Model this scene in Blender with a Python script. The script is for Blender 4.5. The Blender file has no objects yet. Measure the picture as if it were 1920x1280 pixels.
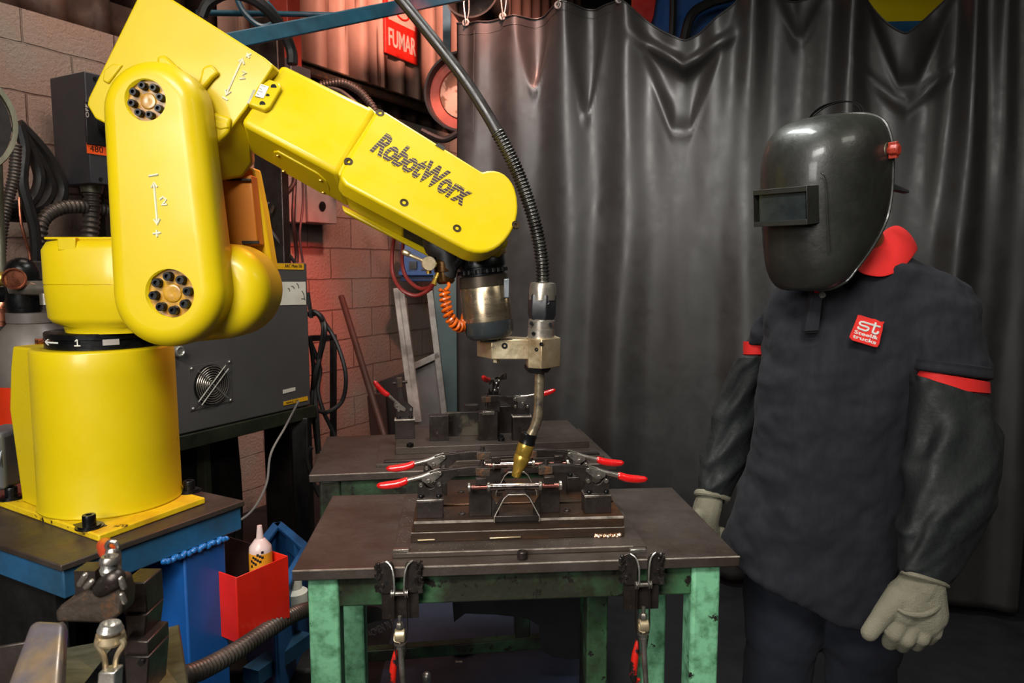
import bpy, bmesh, math, random
from mathutils import Vector, Matrix, noise
random.seed(7)
PI = math.pi
sc = bpy.context.scene
C = sc.collection
# ------------------------------------------------------------------ camera
FPX = 1350.0; TH = math.atan(140/1350.0); CT, ST = math.cos(TH), math.sin(TH); CAMZ = 1.4
cam_d = bpy.data.cameras.new('camera'); cam = bpy.data.objects.new('camera', cam_d); C.objects.link(cam)
cam.location = (0, 0, CAMZ); cam.rotation_euler = (PI/2 - TH, 0, 0)
cam_d.sensor_width = 36; cam_d.lens = 36*FPX/1920; cam_d.clip_start = .02
cam_d.dof.use_dof = True; cam_d.dof.focus_distance = 1.75; cam_d.dof.aperture_fstop = 8
sc.camera = cam
sc.view_settings.view_transform = 'Standard'; sc.view_settings.look = 'None'
sc.view_settings.gamma = 1; sc.view_settings.exposure = 0.35; sc.view_settings.use_curve_mapping = False
# ------------------------------------------------------------------ world and lamps
w = bpy.data.worlds.new('world'); sc.world = w; w.use_nodes = True
w.node_tree.nodes['Background'].inputs[0].default_value = (.75, .85, 1, 1)
w.node_tree.nodes['Background'].inputs[1].default_value = .024
def area(name, loc, target, sx, sy, power, col=(1, 1, 1), spread=180):
    d = bpy.data.lights.new(name, 'AREA'); d.shape = 'RECTANGLE'; d.size = sx; d.size_y = sy
    d.energy = power; d.color = col; d.spread = math.radians(spread)
    o = bpy.data.objects.new(name, d); C.objects.link(o); o.location = loc
    o.rotation_euler = (Vector(target)-Vector(loc)).to_track_quat('-Z', 'Y').to_euler(); return o
area('lamp_front', (-.5, -.9, 3.0), (-.35, 1.6, 1.0), 1.4, .5, 24, (1, .97, .9), 95)
area('fill_behind_camera', (-1.2, -1.2, 2.0), (0, 1.6, .9), 1.1, .8, 12, (1, .98, .94), 90)  # unseen fill added behind the camera for metals to reflect
area('lamp_ceiling', (.15, 1.9, 3.2), (.1, 1.9, .8), 1.1, .25, 17, (.97, 1, .95), 120)
area('lamp_right', (2.0, .4, 2.8), (1.1, 2.0, 1.3), .9, .3, 3, (1, .98, .85), 110)
area('lamp_wall', (-1.2, 2.5, 3.4), (-2.0, 3.6, 1.6), 1.0, .3, 14, (1, .78, .66), 150)
def spot(name, loc, target, power, col, ang, blend=.8, r=.08):
    d = bpy.data.lights.new(name, 'SPOT'); d.energy = power; d.color = col
    d.spot_size = math.radians(ang); d.spot_blend = blend; d.shadow_soft_size = r
    o = bpy.data.objects.new(name, d); C.objects.link(o); o.location = loc
    o.rotation_euler = (Vector(target)-Vector(loc)).to_track_quat('-Z', 'Y').to_euler(); return o
spot('lamp_red', (-.15, 2.75, 2.55), (-1.35, 4.2, 1.25), 170, (1, .05, .02), 30)
spot('lamp_pink', (.0, 3.0, 3.2), (-1.0, 4.8, .9), 190, (1, .46, .36), 75)
spot('fill_siding', (.3, 3.4, 3.3), (-.6, 5.4, 2.9), 420, (1, .5, .38), 70)  # unseen fill added to brighten the corrugated sheet
spot('lamp_orange', (-.25, 2.35, 2.45), (-.72, 1.65, 1.3), 40, (1, .16, .03), 45)
spot('lamp_curtain', (-.15, 1.7, 3.2), (.35, 3.35, 1.75), 150, (1, .95, .9), 52, 1, .25)
# ------------------------------------------------------------------ points from the photograph
def ray(u, v):
    a = (u-960)/FPX; b = -(v-640)/FPX
    return Vector((a, CT+b*ST, -ST+b*CT))
CAM = Vector((0, 0, CAMZ))
def V(u, v, d): r = ray(u, v); return CAM + r*(d/r.y)
def PZ(u, v, z): r = ray(u, v); return CAM + r*((z-CAMZ)/r.z)
def PL(u, v, p0, n): r = ray(u, v); return CAM + r*((p0-CAM).dot(n)/r.dot(n))
def VS(l): return [V(*p) for p in l]
# ------------------------------------------------------------------ node materials
def rgb(h):
    h = h.lstrip('#'); c = [int(h[i:i+2], 16)/255 for i in (0, 2, 4)]
    return tuple((x/12.92 if x < .04045 else ((x+.055)/1.055)**2.4) for x in c) + (1,)
def mat(name, col, rough=.5, metal=0, col2=None, scale=8, thr=.5, soft=.15, bump=0, bscale=60, coat=0,
        chips=None, cscale=25, cthr=.72, stretch=(1, 1, 1), rvar=.12, extra=None, spec=.5, sheen=0):
    m = bpy.data.materials.new(name); m.use_nodes = True; nt = m.node_tree; N = nt.nodes; L = nt.links
    p = N['Principled BSDF']; p.inputs['Metallic'].default_value = metal
    p.inputs['Coat Weight'].default_value = coat; p.inputs['Specular IOR Level'].default_value = spec
    p.inputs['Coat Roughness'].default_value = .12
    if sheen: p.inputs['Sheen Weight'].default_value = sheen
    tc = N.new('ShaderNodeTexCoord'); mp = N.new('ShaderNodeMapping'); mp.inputs['Scale'].default_value = stretch
    L.new(tc.outputs['Object'], mp.inputs[0])
    def nz(s, det=5, rg=.6):
        n = N.new('ShaderNodeTexNoise'); n.inputs['Scale'].default_value = s; n.inputs['Detail'].default_value = det
        n.inputs['Roughness'].default_value = rg; L.new(mp.outputs[0], n.inputs[0]); return n
    def ramp(src, lo, hi):
        r = N.new('ShaderNodeMapRange'); r.inputs[1].default_value = lo; r.inputs[2].default_value = hi
        L.new(src, r.inputs[0]); return r.outputs[0]
    def mix(f, a, b):
        x = N.new('ShaderNodeMix'); x.data_type = 'RGBA'
        if isinstance(f, float): x.inputs[0].default_value = f
        else: L.new(f, x.inputs[0])
        for i, c in ((6, a), (7, b)):
            if isinstance(c, tuple): x.inputs[i].default_value = c
            else: L.new(c, x.inputs[i])
        return x.outputs[2]
    n1 = nz(scale)
    c = mix(ramp(n1.outputs[0], thr-soft, thr+soft), col, col2 or tuple(x*.72 for x in col[:3])+(1,))
    if chips:
        n2 = nz(cscale, 8, .7); c = mix(ramp(n2.outputs[0], cthr-.02, cthr+.01), c, chips)
    if extra: c = extra(N, L, tc, mix, ramp, c)
    L.new(c, p.inputs['Base Color'])
    n3 = nz(scale*3, 6, .7); r = N.new('ShaderNodeMapRange')
    r.inputs[3].default_value = max(.03, rough-rvar); r.inputs[4].default_value = min(1, rough+rvar)
    r.inputs[1].default_value = .3; r.inputs[2].default_value = .7
    L.new(n3.outputs[0], r.inputs[0]); L.new(r.outputs[0], p.inputs['Roughness'])
    if bump:
        n4 = nz(bscale, 6, .65); b = N.new('ShaderNodeBump'); b.inputs['Strength'].default_value = bump
        b.inputs['Distance'].default_value = .01; L.new(n4.outputs[0], b.inputs['Height']); L.new(b.outputs[0], p.inputs['Normal'])
    return m
def emis(m, col, s):
    p = m.node_tree.nodes['Principled BSDF']; p.inputs['Emission Color'].default_value = col; p.inputs['Emission Strength'].default_value = s
M = {}
M['yellow'] = mat('yellow_paint', (.57, .425, .003, 1), .36, 0, (.49, .345, .003, 1), 3, .55, .3, .03, 90, .15, rgb('3a2c0a'), 22, .745, spec=.32)
M['yellow_worn'] = mat('worn_yellow_paint', (.66, .46, .005, 1), .45, 0, (.48, .26, .01, 1), 14, .55, .15, .12, 60, .1, rgb('2a1c0e'), 26, .63)
M['amber'] = mat('amber_cover', rgb('d08218'), .5, 0, rgb('b56412'), 5, .5, .3, .05)
M['ochre'] = mat('oily_yellow', rgb('b98a12'), .3, 0, rgb('7a4a10'), 30, .5, .2, .1, 50, .5)
M['blackox'] = mat('black_oxide_steel', rgb('1b1b1c'), .3, .5, rgb('101011'), 20)
M['blackpl'] = mat('black_plastic', rgb('121214'), .42, 0, rgb('1c1c1e'), 8)
M['rubber'] = mat('black_rubber', rgb('1e1d1d'), .5, 0, rgb('141414'), 10, bump=.05)
M['darksteel'] = mat('dark_mill_steel', rgb('4a4340'), .36, .75, rgb('39302b'), 9, .5, .2, .12, 70, 0, rgb('6a5f55'), 60, .66)
M['tabletop'] = mat('stained_steel_plate', rgb('5f5650'), .42, .6, rgb('42352d'), 5, .5, .22, .15, 120, 0, rgb('a8a39a'), 160, .74)
M['brownsteel'] = mat('heat_browned_steel', rgb('40332a'), .36, .6, rgb('5e3c22'), 7, .58, .10, .12, 60, stretch=(1, 1, 3))
M['steel'] = mat('worn_bright_steel', rgb('a8a198'), .32, .85, rgb('746a61'), 25, .5, .2, .08)
M['zinc'] = mat('bright_zinc', rgb('cfccc5'), .3, .85, rgb('aca79e'), 30)
M['rust'] = mat('rusty_steel', rgb('4a4038'), .45, .6, rgb('7a5030'), 30, .60, .08, .2, 80)
M['bronze'] = mat('tinted_aluminium', rgb('cdbd9c'), .36, .75, rgb('9a7f5a'), 12, .5, .2, .05)
M['brass'] = mat('brass', rgb('dcb854'), .3, .8, rgb('b08a34'), 20, .55, .2, .05)
M['copper'] = mat('copper_tip', rgb('b8735a'), .3, 1)
M['chrome'] = mat('polished_aluminium', rgb('c4bdb2'), .27, .85, rgb('b0a596'), 6)
M['burnt'] = mat('heat_tinted_tube', rgb('a8977c'), .3, .8, rgb('4a4850'), 22, .58, .1)
M['grip'] = mat('red_vinyl_grip', rgb('c81414'), .25, 0, rgb('a30e10'), 20, .6, .2, coat=.4)
M['gripworn'] = mat('worn_red_vinyl_grip', rgb('c01c10'), .4, 0, rgb('1a1616'), 30, .5, .04)
M['edge'] = mat('worn_glint_edge', rgb('b5a99c'), .35, .35, rgb('7c7268'), 40, .5, .15)  # pale nonmetal colour carries the glint of worn, polished edges
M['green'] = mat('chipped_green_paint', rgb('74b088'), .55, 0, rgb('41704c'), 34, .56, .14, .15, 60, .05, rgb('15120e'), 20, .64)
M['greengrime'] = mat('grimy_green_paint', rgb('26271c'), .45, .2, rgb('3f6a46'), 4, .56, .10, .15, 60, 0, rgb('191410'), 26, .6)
M['blue'] = mat('blue_paint', rgb('13529c'), .42, 0, rgb('123f74'), 4, .5, .25, .05, 60, .15, rgb('0a1420'), 30, .74)
M['bluegrime'] = mat('grimy_blue_paint', rgb('1c5a86'), .45, 0, rgb('223844'), 6, .5, .2, .08, 60, .1)
M['redpaint'] = mat('red_paint', rgb('c81d0d'), .4, 0, rgb('a8180c'), 7, .55, .2, .05, 60, .15, rgb('3a0a06'), 24, .73)
M['black'] = mat('black_paint', rgb('141414'), .45, 0, rgb('0c0c0c'), 8)
M['inside'] = mat('dark_interior', rgb('1a130f'), .7)
M['greycab'] = mat('grey_cabinet_enamel', rgb('504d4c'), .45, .1, rgb('474443'), 3, .5, .3, .04, 200)
M['greybox'] = mat('slate_grey_enamel', rgb('3f4145'), .4, .1, rgb('36373b'), 3, .5, .3, .03, 150)
M['greylight'] = mat('light_grey_enamel', rgb('9a9490'), .5, 0, rgb('857d78'), 5)
M['teal'] = mat('grey_teal_panel', rgb('5e7274'), .5, 0, rgb('4f6062'), 3)
M['white'] = mat('white_label', rgb('d8d4c6'), .6, 0, rgb('c6c0b0'), 9)
M['greywrite'] = mat('silver_marker', rgb('dcd6b8'), .5, 0)
M['whitewrite'] = mat('white_marker', rgb('e4e2dc'), .5, 0)
M['decal'] = mat('dark_maroon_decal', rgb('3a1030'), .45, 0)
M['orangelabel'] = mat('orange_label', rgb('ff6020'), .5, 0)
M['yellowlabel'] = mat('yellow_label', rgb('e0a818'), .5, 0, rgb('cf9a14'), 5)
M['orangehose'] = mat('orange_coil_hose', rgb('d8600e'), .3, 0, rgb('b04a0c'), 12, coat=.3)
M['redhose'] = mat('dark_red_hose', rgb('6a1714'), .4, 0)
M['bluepipe'] = mat('blue_pipe_paint', rgb('23586c'), .45, 0, rgb('1a3d4d'), 6)
M['conduit'] = mat('grey_flexible_conduit', rgb('5b554f'), .42, .5, rgb('463e38'), 12)
M['springsteel'] = mat('spring_wire', rgb('6c6a66'), .3, .9, rgb('3f3c3a'), 20)
M['navy'] = mat('navy_knit_cotton', rgb('15161f'), .92, 0, rgb('101119'), 6, .5, .3, .55, 9, stretch=(1.4, 1.4, .45), chips=rgb('4a4a50'), cscale=70, cthr=.80)
M['sleeve'] = mat('black_denim', rgb('151a1a'), .72, 0, rgb('0f1313'), 20, .5, .3, .35, 22)
M['weldblue'] = mat('blue_painted_weld', rgb('1b62a4'), .35, 0, rgb('174f86'), 9, coat=.2)
M['trousers'] = mat('dark_navy_cotton', rgb('0e1220'), .9, 0, rgb('0d101a'), 6, .5, .3, .3, 12)
M['redcloth'] = mat('red_collar_cotton', rgb('e0211c'), .8, 0, rgb('cc1b18'), 9, bump=.1, bscale=200)
M['skin'] = mat('skin', rgb('8a5236'), .5, 0, rgb('7c4730'), 9)
M['hair'] = mat('dark_hair', rgb('17110e'), .6)
M['helmet'] = mat('scuffed_black_fibre', rgb('1e1e1b'), .43, 0, rgb('2c2c27'), 5, .55, .2, .12, 30, .25, rgb('4a4a42'), 45, .74)
M['lens'] = mat('dark_welding_glass', rgb('23282a'), .18, 0, rgb('2e3434'), 30, coat=.5)
M['concrete'] = mat('darkened_shop_floor', rgb('1b1b1f'), .6, 0, rgb('131316'), 2.2, .5, .2, .15, 40, 0, rgb('2a2622'), 9, .70)  # floor colour darkened for its unlit stretches
M['litfloor'] = mat('blue_grey_lit_floor', rgb('3c4860'), .5, 0, rgb('2c3444'), 3, .5, .2, .1, 40, 0, rgb('5e5440'), 14, .72)  # lighter floor tone, kept for the stretch between the tables
M['dark'] = mat('dark_plain_wall', rgb('221c19'), .8, 0, rgb('171311'), 3)  # mottled dark brown for the ceiling and outer walls
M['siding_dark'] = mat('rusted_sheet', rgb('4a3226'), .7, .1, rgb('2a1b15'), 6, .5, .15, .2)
M['whiteframe'] = mat('scuffed_white_frame', rgb('a9a39c'), .5, 0, rgb('6d6862'), 9, .5, .15)
M['plasticcrate'] = mat('blue_plastic', rgb('24598e'), .45, 0, rgb('1d4a78'), 5)
M['bottle'] = mat('pink_white_plastic', rgb('cdb3ad'), .35, 0)
M['bottlelabel'] = mat('orange_bottle_label', rgb('d08a1e'), .4, 0)
M['redorange'] = mat('red_orange_cylinder', rgb('d0320c'), .4, 0, rgb('b22a0c'), 4)
M['cylgrey'] = mat('grey_cylinder', rgb('6e6660'), .45, .2, rgb('554e49'), 6)
M['galv'] = mat('galvanised_sheet', rgb('7a7866'), .45, .7, rgb('5f5d4c'), 12, .5, .15, .08, stretch=(1, 5, 1))
M['cast'] = mat('cast_aluminium', rgb('7d8286'), .4, .7)
M['clothblack'] = mat('black_sheet', rgb('111112'), .6)
# knitted work glove: rows of stitches
def knit(N, L, tc, mix, ramp, c):
    wv = N.new('ShaderNodeTexWave'); wv.inputs['Scale'].default_value = 240; wv.inputs['Distortion'].default_value = 1.5
    L.new(tc.outputs['Object'], wv.inputs[0]); return mix(ramp(wv.outputs[0], -.2, .5), rgb('5c594a'), c)
M['glove'] = mat('knitted_cotton_glove', rgb('8f8a76'), .95, 0, rgb('7a7563'), 14, .5, .25, .5, 260, extra=knit)
# blocks of the side wall
def wall_material():
    m = bpy.data.materials.new('painted_block_wall'); m.use_nodes = True; nt = m.node_tree; N = nt.nodes; L = nt.links
    p = N['Principled BSDF']; p.inputs['Roughness'].default_value = .62
    tc = N.new('ShaderNodeTexCoord'); sp = N.new('ShaderNodeSeparateXYZ'); L.new(tc.outputs['Object'], sp.inputs[0])
    nd = N.new('ShaderNodeTexNoise'); nd.inputs['Scale'].default_value = 7; nd.inputs['Detail'].default_value = 4
    L.new(tc.outputs['Object'], nd.inputs[0])
    cb = N.new('ShaderNodeCombineXYZ'); L.new(sp.outputs[0], cb.inputs[0]); L.new(sp.outputs[2], cb.inputs[1])
    vm = N.new('ShaderNodeVectorMath'); vm.operation = 'MULTIPLY_ADD'; vm.inputs[1].default_value = (.02, .014, 0)
    L.new(nd.outputs['Color'], vm.inputs[0]); L.new(cb.outputs[0], vm.inputs[2])
    br = N.new('ShaderNodeTexBrick'); br.inputs['Scale'].default_value = 1; br.inputs['Brick Width'].default_value = .4
    br.inputs['Row Height'].default_value = .2; br.inputs['Mortar Size'].default_value = .005; br.inputs['Mortar Smooth'].default_value = .6
    br.inputs['Color1'].default_value = rgb('a58a7c'); br.inputs['Color2'].default_value = rgb('9a8073'); br.inputs['Mortar'].default_value = rgb('7a5a50')
    L.new(vm.outputs[0], br.inputs[0])
    n2 = N.new('ShaderNodeTexNoise'); n2.inputs['Scale'].default_value = 1.6; n2.inputs['Detail'].default_value = 5; L.new(tc.outputs['Object'], n2.inputs[0])
    mx = N.new('ShaderNodeMix'); mx.data_type = 'RGBA'; r = N.new('ShaderNodeMapRange'); r.inputs[1].default_value = .5; r.inputs[2].default_value = .7
    L.new(n2.outputs[0], r.inputs[0]); L.new(r.outputs[0], mx.inputs[0]); L.new(br.outputs[0], mx.inputs[6]); mx.inputs[7].default_value = rgb('9a958a')
    L.new(mx.outputs[2], p.inputs['Base Color'])
    n3 = N.new('ShaderNodeTexNoise'); n3.inputs['Scale'].default_value = 55; n3.inputs['Detail'].default_value = 8; n3.inputs['Roughness'].default_value = .7
    L.new(tc.outputs['Object'], n3.inputs[0])
    b1 = N.new('ShaderNodeBump'); b1.inputs['Strength'].default_value = .9; b1.inputs['Distance'].default_value = .012; L.new(n3.outputs[0], b1.inputs['Height'])
    b2 = N.new('ShaderNodeBump'); b2.inputs['Strength'].default_value = .9; b2.inputs['Distance'].default_value = .02; b2.invert = True
    L.new(br.outputs['Fac'], b2.inputs['Height']); L.new(b1.outputs[0], b2.inputs['Normal']); L.new(b2.outputs[0], p.inputs['Normal'])
    return m
M['wall'] = wall_material()
def streaks(N, L, tc, mix, ramp, c):
    mp = N.new('ShaderNodeMapping'); mp.inputs['Scale'].default_value = (14, 14, .9); L.new(tc.outputs['Object'], mp.inputs[0])
    n = N.new('ShaderNodeTexNoise'); n.inputs['Scale'].default_value = 1; n.inputs['Detail'].default_value = 4; L.new(mp.outputs[0], n.inputs[0])
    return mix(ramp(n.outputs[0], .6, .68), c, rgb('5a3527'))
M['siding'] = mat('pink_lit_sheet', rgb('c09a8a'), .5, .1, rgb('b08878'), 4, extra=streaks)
M['curtain'] = mat('dark_vinyl_curtain', rgb('2d2a29'), .47, 0, rgb('252322'), 3, .5, .3, .05, 14, 0, spec=.55)
# ------------------------------------------------------------------ mesh builder
class B:
    def __init__(s): s.bm = bmesh.new(); s.wl = None
    def face(s, vs):
        try: return s.bm.faces.new(vs)
        except ValueError: return None
    def ring(s, pts): return [s.bm.verts.new(p) for p in pts]
    def loft(s, rings, caps=True, closed=True):
        R = [s.ring(r) for r in rings]
        for a, b in zip(R, R[1:]):
            n = len(a)
            for i in range(n if closed else n-1):
                j = (i+1) % n; s.face([a[i], a[j], b[j], b[i]])
        if caps and closed: s.face(R[0]); s.face(R[-1])
        return s
    def prism(s, pts, ext):
        ext = Vector(ext); return s.loft([pts, [p+ext for p in pts]])
    def box(s, c, size, rz=0, Mx=None):
        c = Vector(c); h = Vector(size)/2; R = Matrix.Rotation(rz, 3, 'Z') if Mx is None else Mx
        q = [(-1, -1), (1, -1), (1, 1), (-1, 1)]
        return s.loft([[c+R@Vector((x*h.x, y*h.y, z*h.z)) for x, y in q] for z in (-1, 1)])
    def bar(s, p0, p1, w_, h_, up=(0, 0, 1)):
        p0, p1 = Vector(p0), Vector(p1); d = (p1-p0).normalized(); a = d.cross(Vector(up)).normalized(); b = a.cross(d)
        o = [(-1, -1), (1, -1), (1, 1), (-1, 1)]
        return s.loft([[p+a*(x*w_/2)+b*(y*h_/2) for x, y in o] for p in (p0, p1)])
    def frame(s, d):
        d = d.normalized(); a = d.orthogonal().normalized(); return a, d.cross(a)
    def lathe(s, p0, p1, prof, seg=28, caps=True):
        # prof: (fraction along the axis, radius)
        p0, p1 = Vector(p0), Vector(p1); a, b = s.frame(p1-p0)
        return s.loft([[p0+(p1-p0)*t+(a*math.cos(k*2*PI/seg)+b*math.sin(k*2*PI/seg))*max(r, 1e-5) for k in range(seg)] for t, r in prof], caps)
    def cyl(s, p0, p1, r0, r1=None, seg=20): return s.lathe(p0, p1, [(0, r0), (1, r0 if r1 is None else r1)], seg)
    def cap(s, p0, p1, r0, r1=None, seg=16, n=5):
        p0, p1 = Vector(p0), Vector(p1); r1 = r0 if r1 is None else r1; d = p1-p0; Ln = d.length or 1e-6; pr = []
        for i in range(n+1): t = PI/2*(1-i/n); pr.append((-math.sin(t)*r0/Ln, math.cos(t)*r0))
        for i in range(n+1): t = PI/2*i/n; pr.append((1+math.sin(t)*r1/Ln, math.cos(t)*r1))
        if d.length < 1e-6: d = Vector((0, 0, 1e-6)); p1 = p0+d
        return s.lathe(p0, p1, pr, seg)
    def sph(s, c, r, sx=(1, 1, 1), seg=20):
        c = Vector(c); rings = []
        for i in range(seg//2+1):
            t = PI*i/(seg//2); rings.append([c+Vector((math.cos(k*2*PI/seg)*math.sin(t)*r*sx[0]+1e-6*k, math.sin(k*2*PI/seg)*math.sin(t)*r*sx[1], math.cos(t)*r*sx[2])) for k in range(seg)])
        return s.loft(rings)
    def tube(s, pts, r, seg=10, sub=6, smooth=True):
        P = [Vector(p) for p in pts]; rr = r if isinstance(r, (list, tuple)) else [r]*len(P)
        if smooth and len(P) > 2:
            Q, Rr = [], []
            for i in range(len(P)-1):
                p0, p1, p2, p3 = P[max(i-1, 0)], P[i], P[i+1], P[min(i+2, len(P)-1)]
                for k in range(sub):
                    t = k/sub; t2, t3 = t*t, t*t*t
                    Q.append(.5*((2*p1)+(p2-p0)*t+(2*p0-5*p1+4*p2-p3)*t2+(3*p1-p0-3*p2+p3)*t3)); Rr.append(rr[i]*(1-t)+rr[i+1]*t)
            Q.append(P[-1]); Rr.append(rr[-1]); P, rr = Q, Rr
        d = (P[1]-P[0]).normalized(); a = d.orthogonal().normalized(); rings = []
        for i, p in enumerate(P):
            d = (P[min(i+1, len(P)-1)]-P[max(i-1, 0)]).normalized()
            a = (a-d*a.dot(d)).normalized(); b = d.cross(a)
            rings.append([p+(a*math.cos(k*2*PI/seg)+b*math.sin(k*2*PI/seg))*rr[i] for k in range(seg)])
        return s.loft(rings)
    def torus(s, c, ax, R, r, seg=28, ms=8, a0=0, a1=2*PI):
        c = Vector(c); a, b = s.frame(Vector(ax)); full = abs(a1-a0-2*PI) < 1e-6
        pts = [c+(a*math.cos(a0+(a1-a0)*k/seg)+b*math.sin(a0+(a1-a0)*k/seg))*R for k in range(seg+1)]
        return s.tube(pts, r, ms, smooth=False)
    def holes(s, outer, holes, ext, wout=1, whole=.12, wback=.3, depth=.015):
        # a thick plate whose face carries blind round recesses; ext points to the back
        ext = Vector(ext); en = ext.normalized(); bm = s.bm
        wl = bm.edges.layers.float.get('bevel_weight_edge') or bm.edges.layers.float.new('bevel_weight_edge')
        def loop(pts, wt):
            vs = s.ring(pts); es = []
            for i in range(len(vs)): e = bm.edges.new((vs[i], vs[(i+1) % len(vs)])); e[wl] = wt; es.append(e)
            return vs, es
        ov, oe = loop(outer, wout); allE = list(oe); hv = []
        for h in holes: v_, e_ = loop(h, whole); hv.append(v_); allE += e_
        bmesh.ops.triangle_fill(bm, use_beauty=True, edges=allE)
        bk, be = loop([p+ext for p in outer], wback)
        for i in range(len(ov)): j = (i+1) % len(ov); s.face([ov[i], ov[j], bk[j], bk[i]])
        s.face(bk)
        for vs in hv:
            b2 = s.ring([v_.co+en*depth for v_ in vs])
            for i in range(len(vs)): j = (i+1) % len(vs); s.face([vs[i], vs[j], b2[j], b2[i]])
            s.face(b2)
        return s
    def xf(s, Mx): bmesh.ops.transform(s.bm, matrix=Mx, verts=s.bm.verts); return s
    def make(s, name, m, parent=None, bevel=0, seg=2, weight=False, mods=(), angle=35, flat=False):
        bmesh.ops.remove_doubles(s.bm, verts=s.bm.verts, dist=1e-6)
        bmesh.ops.recalc_face_normals(s.bm, faces=s.bm.faces)
        me = bpy.data.meshes.new(name); s.bm.to_mesh(me); s.bm.free()
        me.materials.append(M[m] if isinstance(m, str) else m)
        if not flat:
            me.shade_smooth()
            if angle < 180: me.set_sharp_from_angle(angle=math.radians(angle))
        o = bpy.data.objects.new(name, me); C.objects.link(o)
        if bevel:
            b = o.modifiers.new('bevel', 'BEVEL'); b.width = bevel; b.segments = seg; b.harden_normals = False
            b.limit_method = 'WEIGHT' if weight else 'ANGLE'; b.angle_limit = math.radians(28)
        for f in mods: f(o)
        if parent: setp(o, parent)
        return o
def setp(o, p):
    o.parent = p
    mw = Matrix.LocRotScale(p.location, p.rotation_euler, p.scale); q = p
    while q.parent: q = q.parent; mw = Matrix.LocRotScale(q.location, q.rotation_euler, q.scale) @ mw if q.type == 'EMPTY' else mw
    if p.type != 'EMPTY': # a mesh part built in world space under its thing
        mw = Matrix.Identity(4)
        o.matrix_parent_inverse = mw
        return
    o.matrix_parent_inverse = mw.inverted()
def thing(name, label, cat, loc=(0, 0, 0), group=None, rz=0):
    o = bpy.data.objects.new(name, None); C.objects.link(o); o.empty_display_size = .05
    o.location = loc; o.rotation_euler = (0, 0, rz); o['label'] = label; o['category'] = cat
    if group: o['group'] = group
    return o
def tag(o, label, cat, group=None):
    o['label'] = label; o['category'] = cat
    if group: o['group'] = group
    return o
def struct(o): o['kind'] = 'structure'; return o
def dup(root, label, group=None):
    r = root.copy(); C.objects.link(r); r['label'] = label
    if group: r['group'] = group
    for ch in list(root.children):
        c = ch.copy(); C.objects.link(c); c.parent = r
        for g in ch.children:
            d = g.copy(); C.objects.link(d); d.parent = c
    return r
def remesh(vox, sm=6, disp=None):
    def f(o):
        r = o.modifiers.new('remesh', 'REMESH'); r.mode = 'VOXEL'; r.voxel_size = vox; r.use_smooth_shade = True
        if sm: k = o.modifiers.new('smooth', 'SMOOTH'); k.iterations = sm; k.factor = .6
        if disp:
            t = bpy.data.textures.new('folds', 'CLOUDS'); t.noise_scale = disp[0]; t.noise_depth = 2
            k = o.modifiers.new('folds', 'DISPLACE'); k.texture = t; k.strength = disp[1]; k.mid_level = .5; k.texture_coords = 'LOCAL'
    return f
def solid(th, off=0):
    def f(o): k = o.modifiers.new('solid', 'SOLIDIFY'); k.thickness = th; k.offset = off
    return f
def subs(n=1):
    def f(o): k = o.modifiers.new('sub', 'SUBSURF'); k.levels = n; k.render_levels = n
    return f
def text(s_, name, m, parent, org, xd, yd, wid, hei, ext=.0006, shear=0, bold=0):
    cu = bpy.data.curves.new(name, 'FONT'); cu.body = s_; cu.shear = shear; cu.extrude = .02; cu.offset = bold; cu.resolution_u = 3
    t = bpy.data.objects.new('tmp', cu); C.objects.link(t)
    dg = bpy.context.evaluated_depsgraph_get(); me = bpy.data.meshes.new_from_object(t.evaluated_get(dg))
    bpy.data.objects.remove(t); me.name = name
    xs = [v.co.x for v in me.vertices]; ys = [v.co.y for v in me.vertices]; x0, x1, y0, y1 = min(xs), max(xs), min(ys), max(ys)
    xd, yd = Vector(xd).normalized(), Vector(yd); yd = (yd-xd*yd.dot(xd)).normalized(); zd = xd.cross(yd); org = Vector(org)
    for v in me.vertices:
        v.co = org+xd*((v.co.x-x0)/(x1-x0)*wid)+yd*((v.co.y-y0)/(y1-y0)*hei)+zd*(v.co.z/.02*ext)
    me.materials.clear(); me.materials.append(M[m] if isinstance(m, str) else m)
    o = bpy.data.objects.new(name, me); C.objects.link(o)
    if parent: setp(o, parent)
    return o
def circ(c, R, n=32, ax=(0, 1, 0)):
    a, b = B().frame(Vector(ax)); c = Vector(c)
    return [c+(a*math.cos(k*2*PI/n)+b*math.sin(k*2*PI/n))*R for k in range(n)]
# ================================================================== the setting
# side wall: goes away from the left of the camera; wall frame: wx along it, wn towards the room
WA = math.atan2(.8799, .4751); wx = Vector((math.cos(WA), math.sin(WA), 0)); wn = Vector((wx.y, -wx.x, 0)); W0 = Vector((-2.02, 3.1, 0)); UP = Vector((0, 0, 1))
def W(u, v, off=0): return PL(u, v, W0+wn*off, wn)
def wall_box(name, s0, s1, z0, z1, t, m, off=0):
    b = B(); b.box(((s0+s1)/2, t/2-off, (z0+z1)/2), (s1-s0, t, z1-z0)); o = b.make(name, m, flat=True)
    o.location = W0; o.rotation_euler = (0, 0, WA); return o
# local y of this frame points away from the room, so the face of the wall is y = 0
o = wall_box('wall_left', -4.5, 5.2, 0, 2.46, .2, 'wall'); struct(o)
for v in o.data.vertices: v.co.z += 0
o.data.transform(Matrix.Translation((0, 0, -.126))); o.location.z = .126
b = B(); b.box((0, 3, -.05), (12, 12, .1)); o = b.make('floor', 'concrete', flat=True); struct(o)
b = B(); b.box((0, 3, 4.6), (12, 12, .1)); o = b.make('ceiling', 'dark', flat=True); struct(o)
b = B(); b.box((2, 8.2, 2.3), (9, .1, 4.6)); o = b.make('wall_back', 'dark', flat=True); struct(o)
b = B(); b.box((4.2, 3, 2.3), (.1, 11, 4.6)); o = b.make('wall_right', 'dark', flat=True); struct(o)
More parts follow.
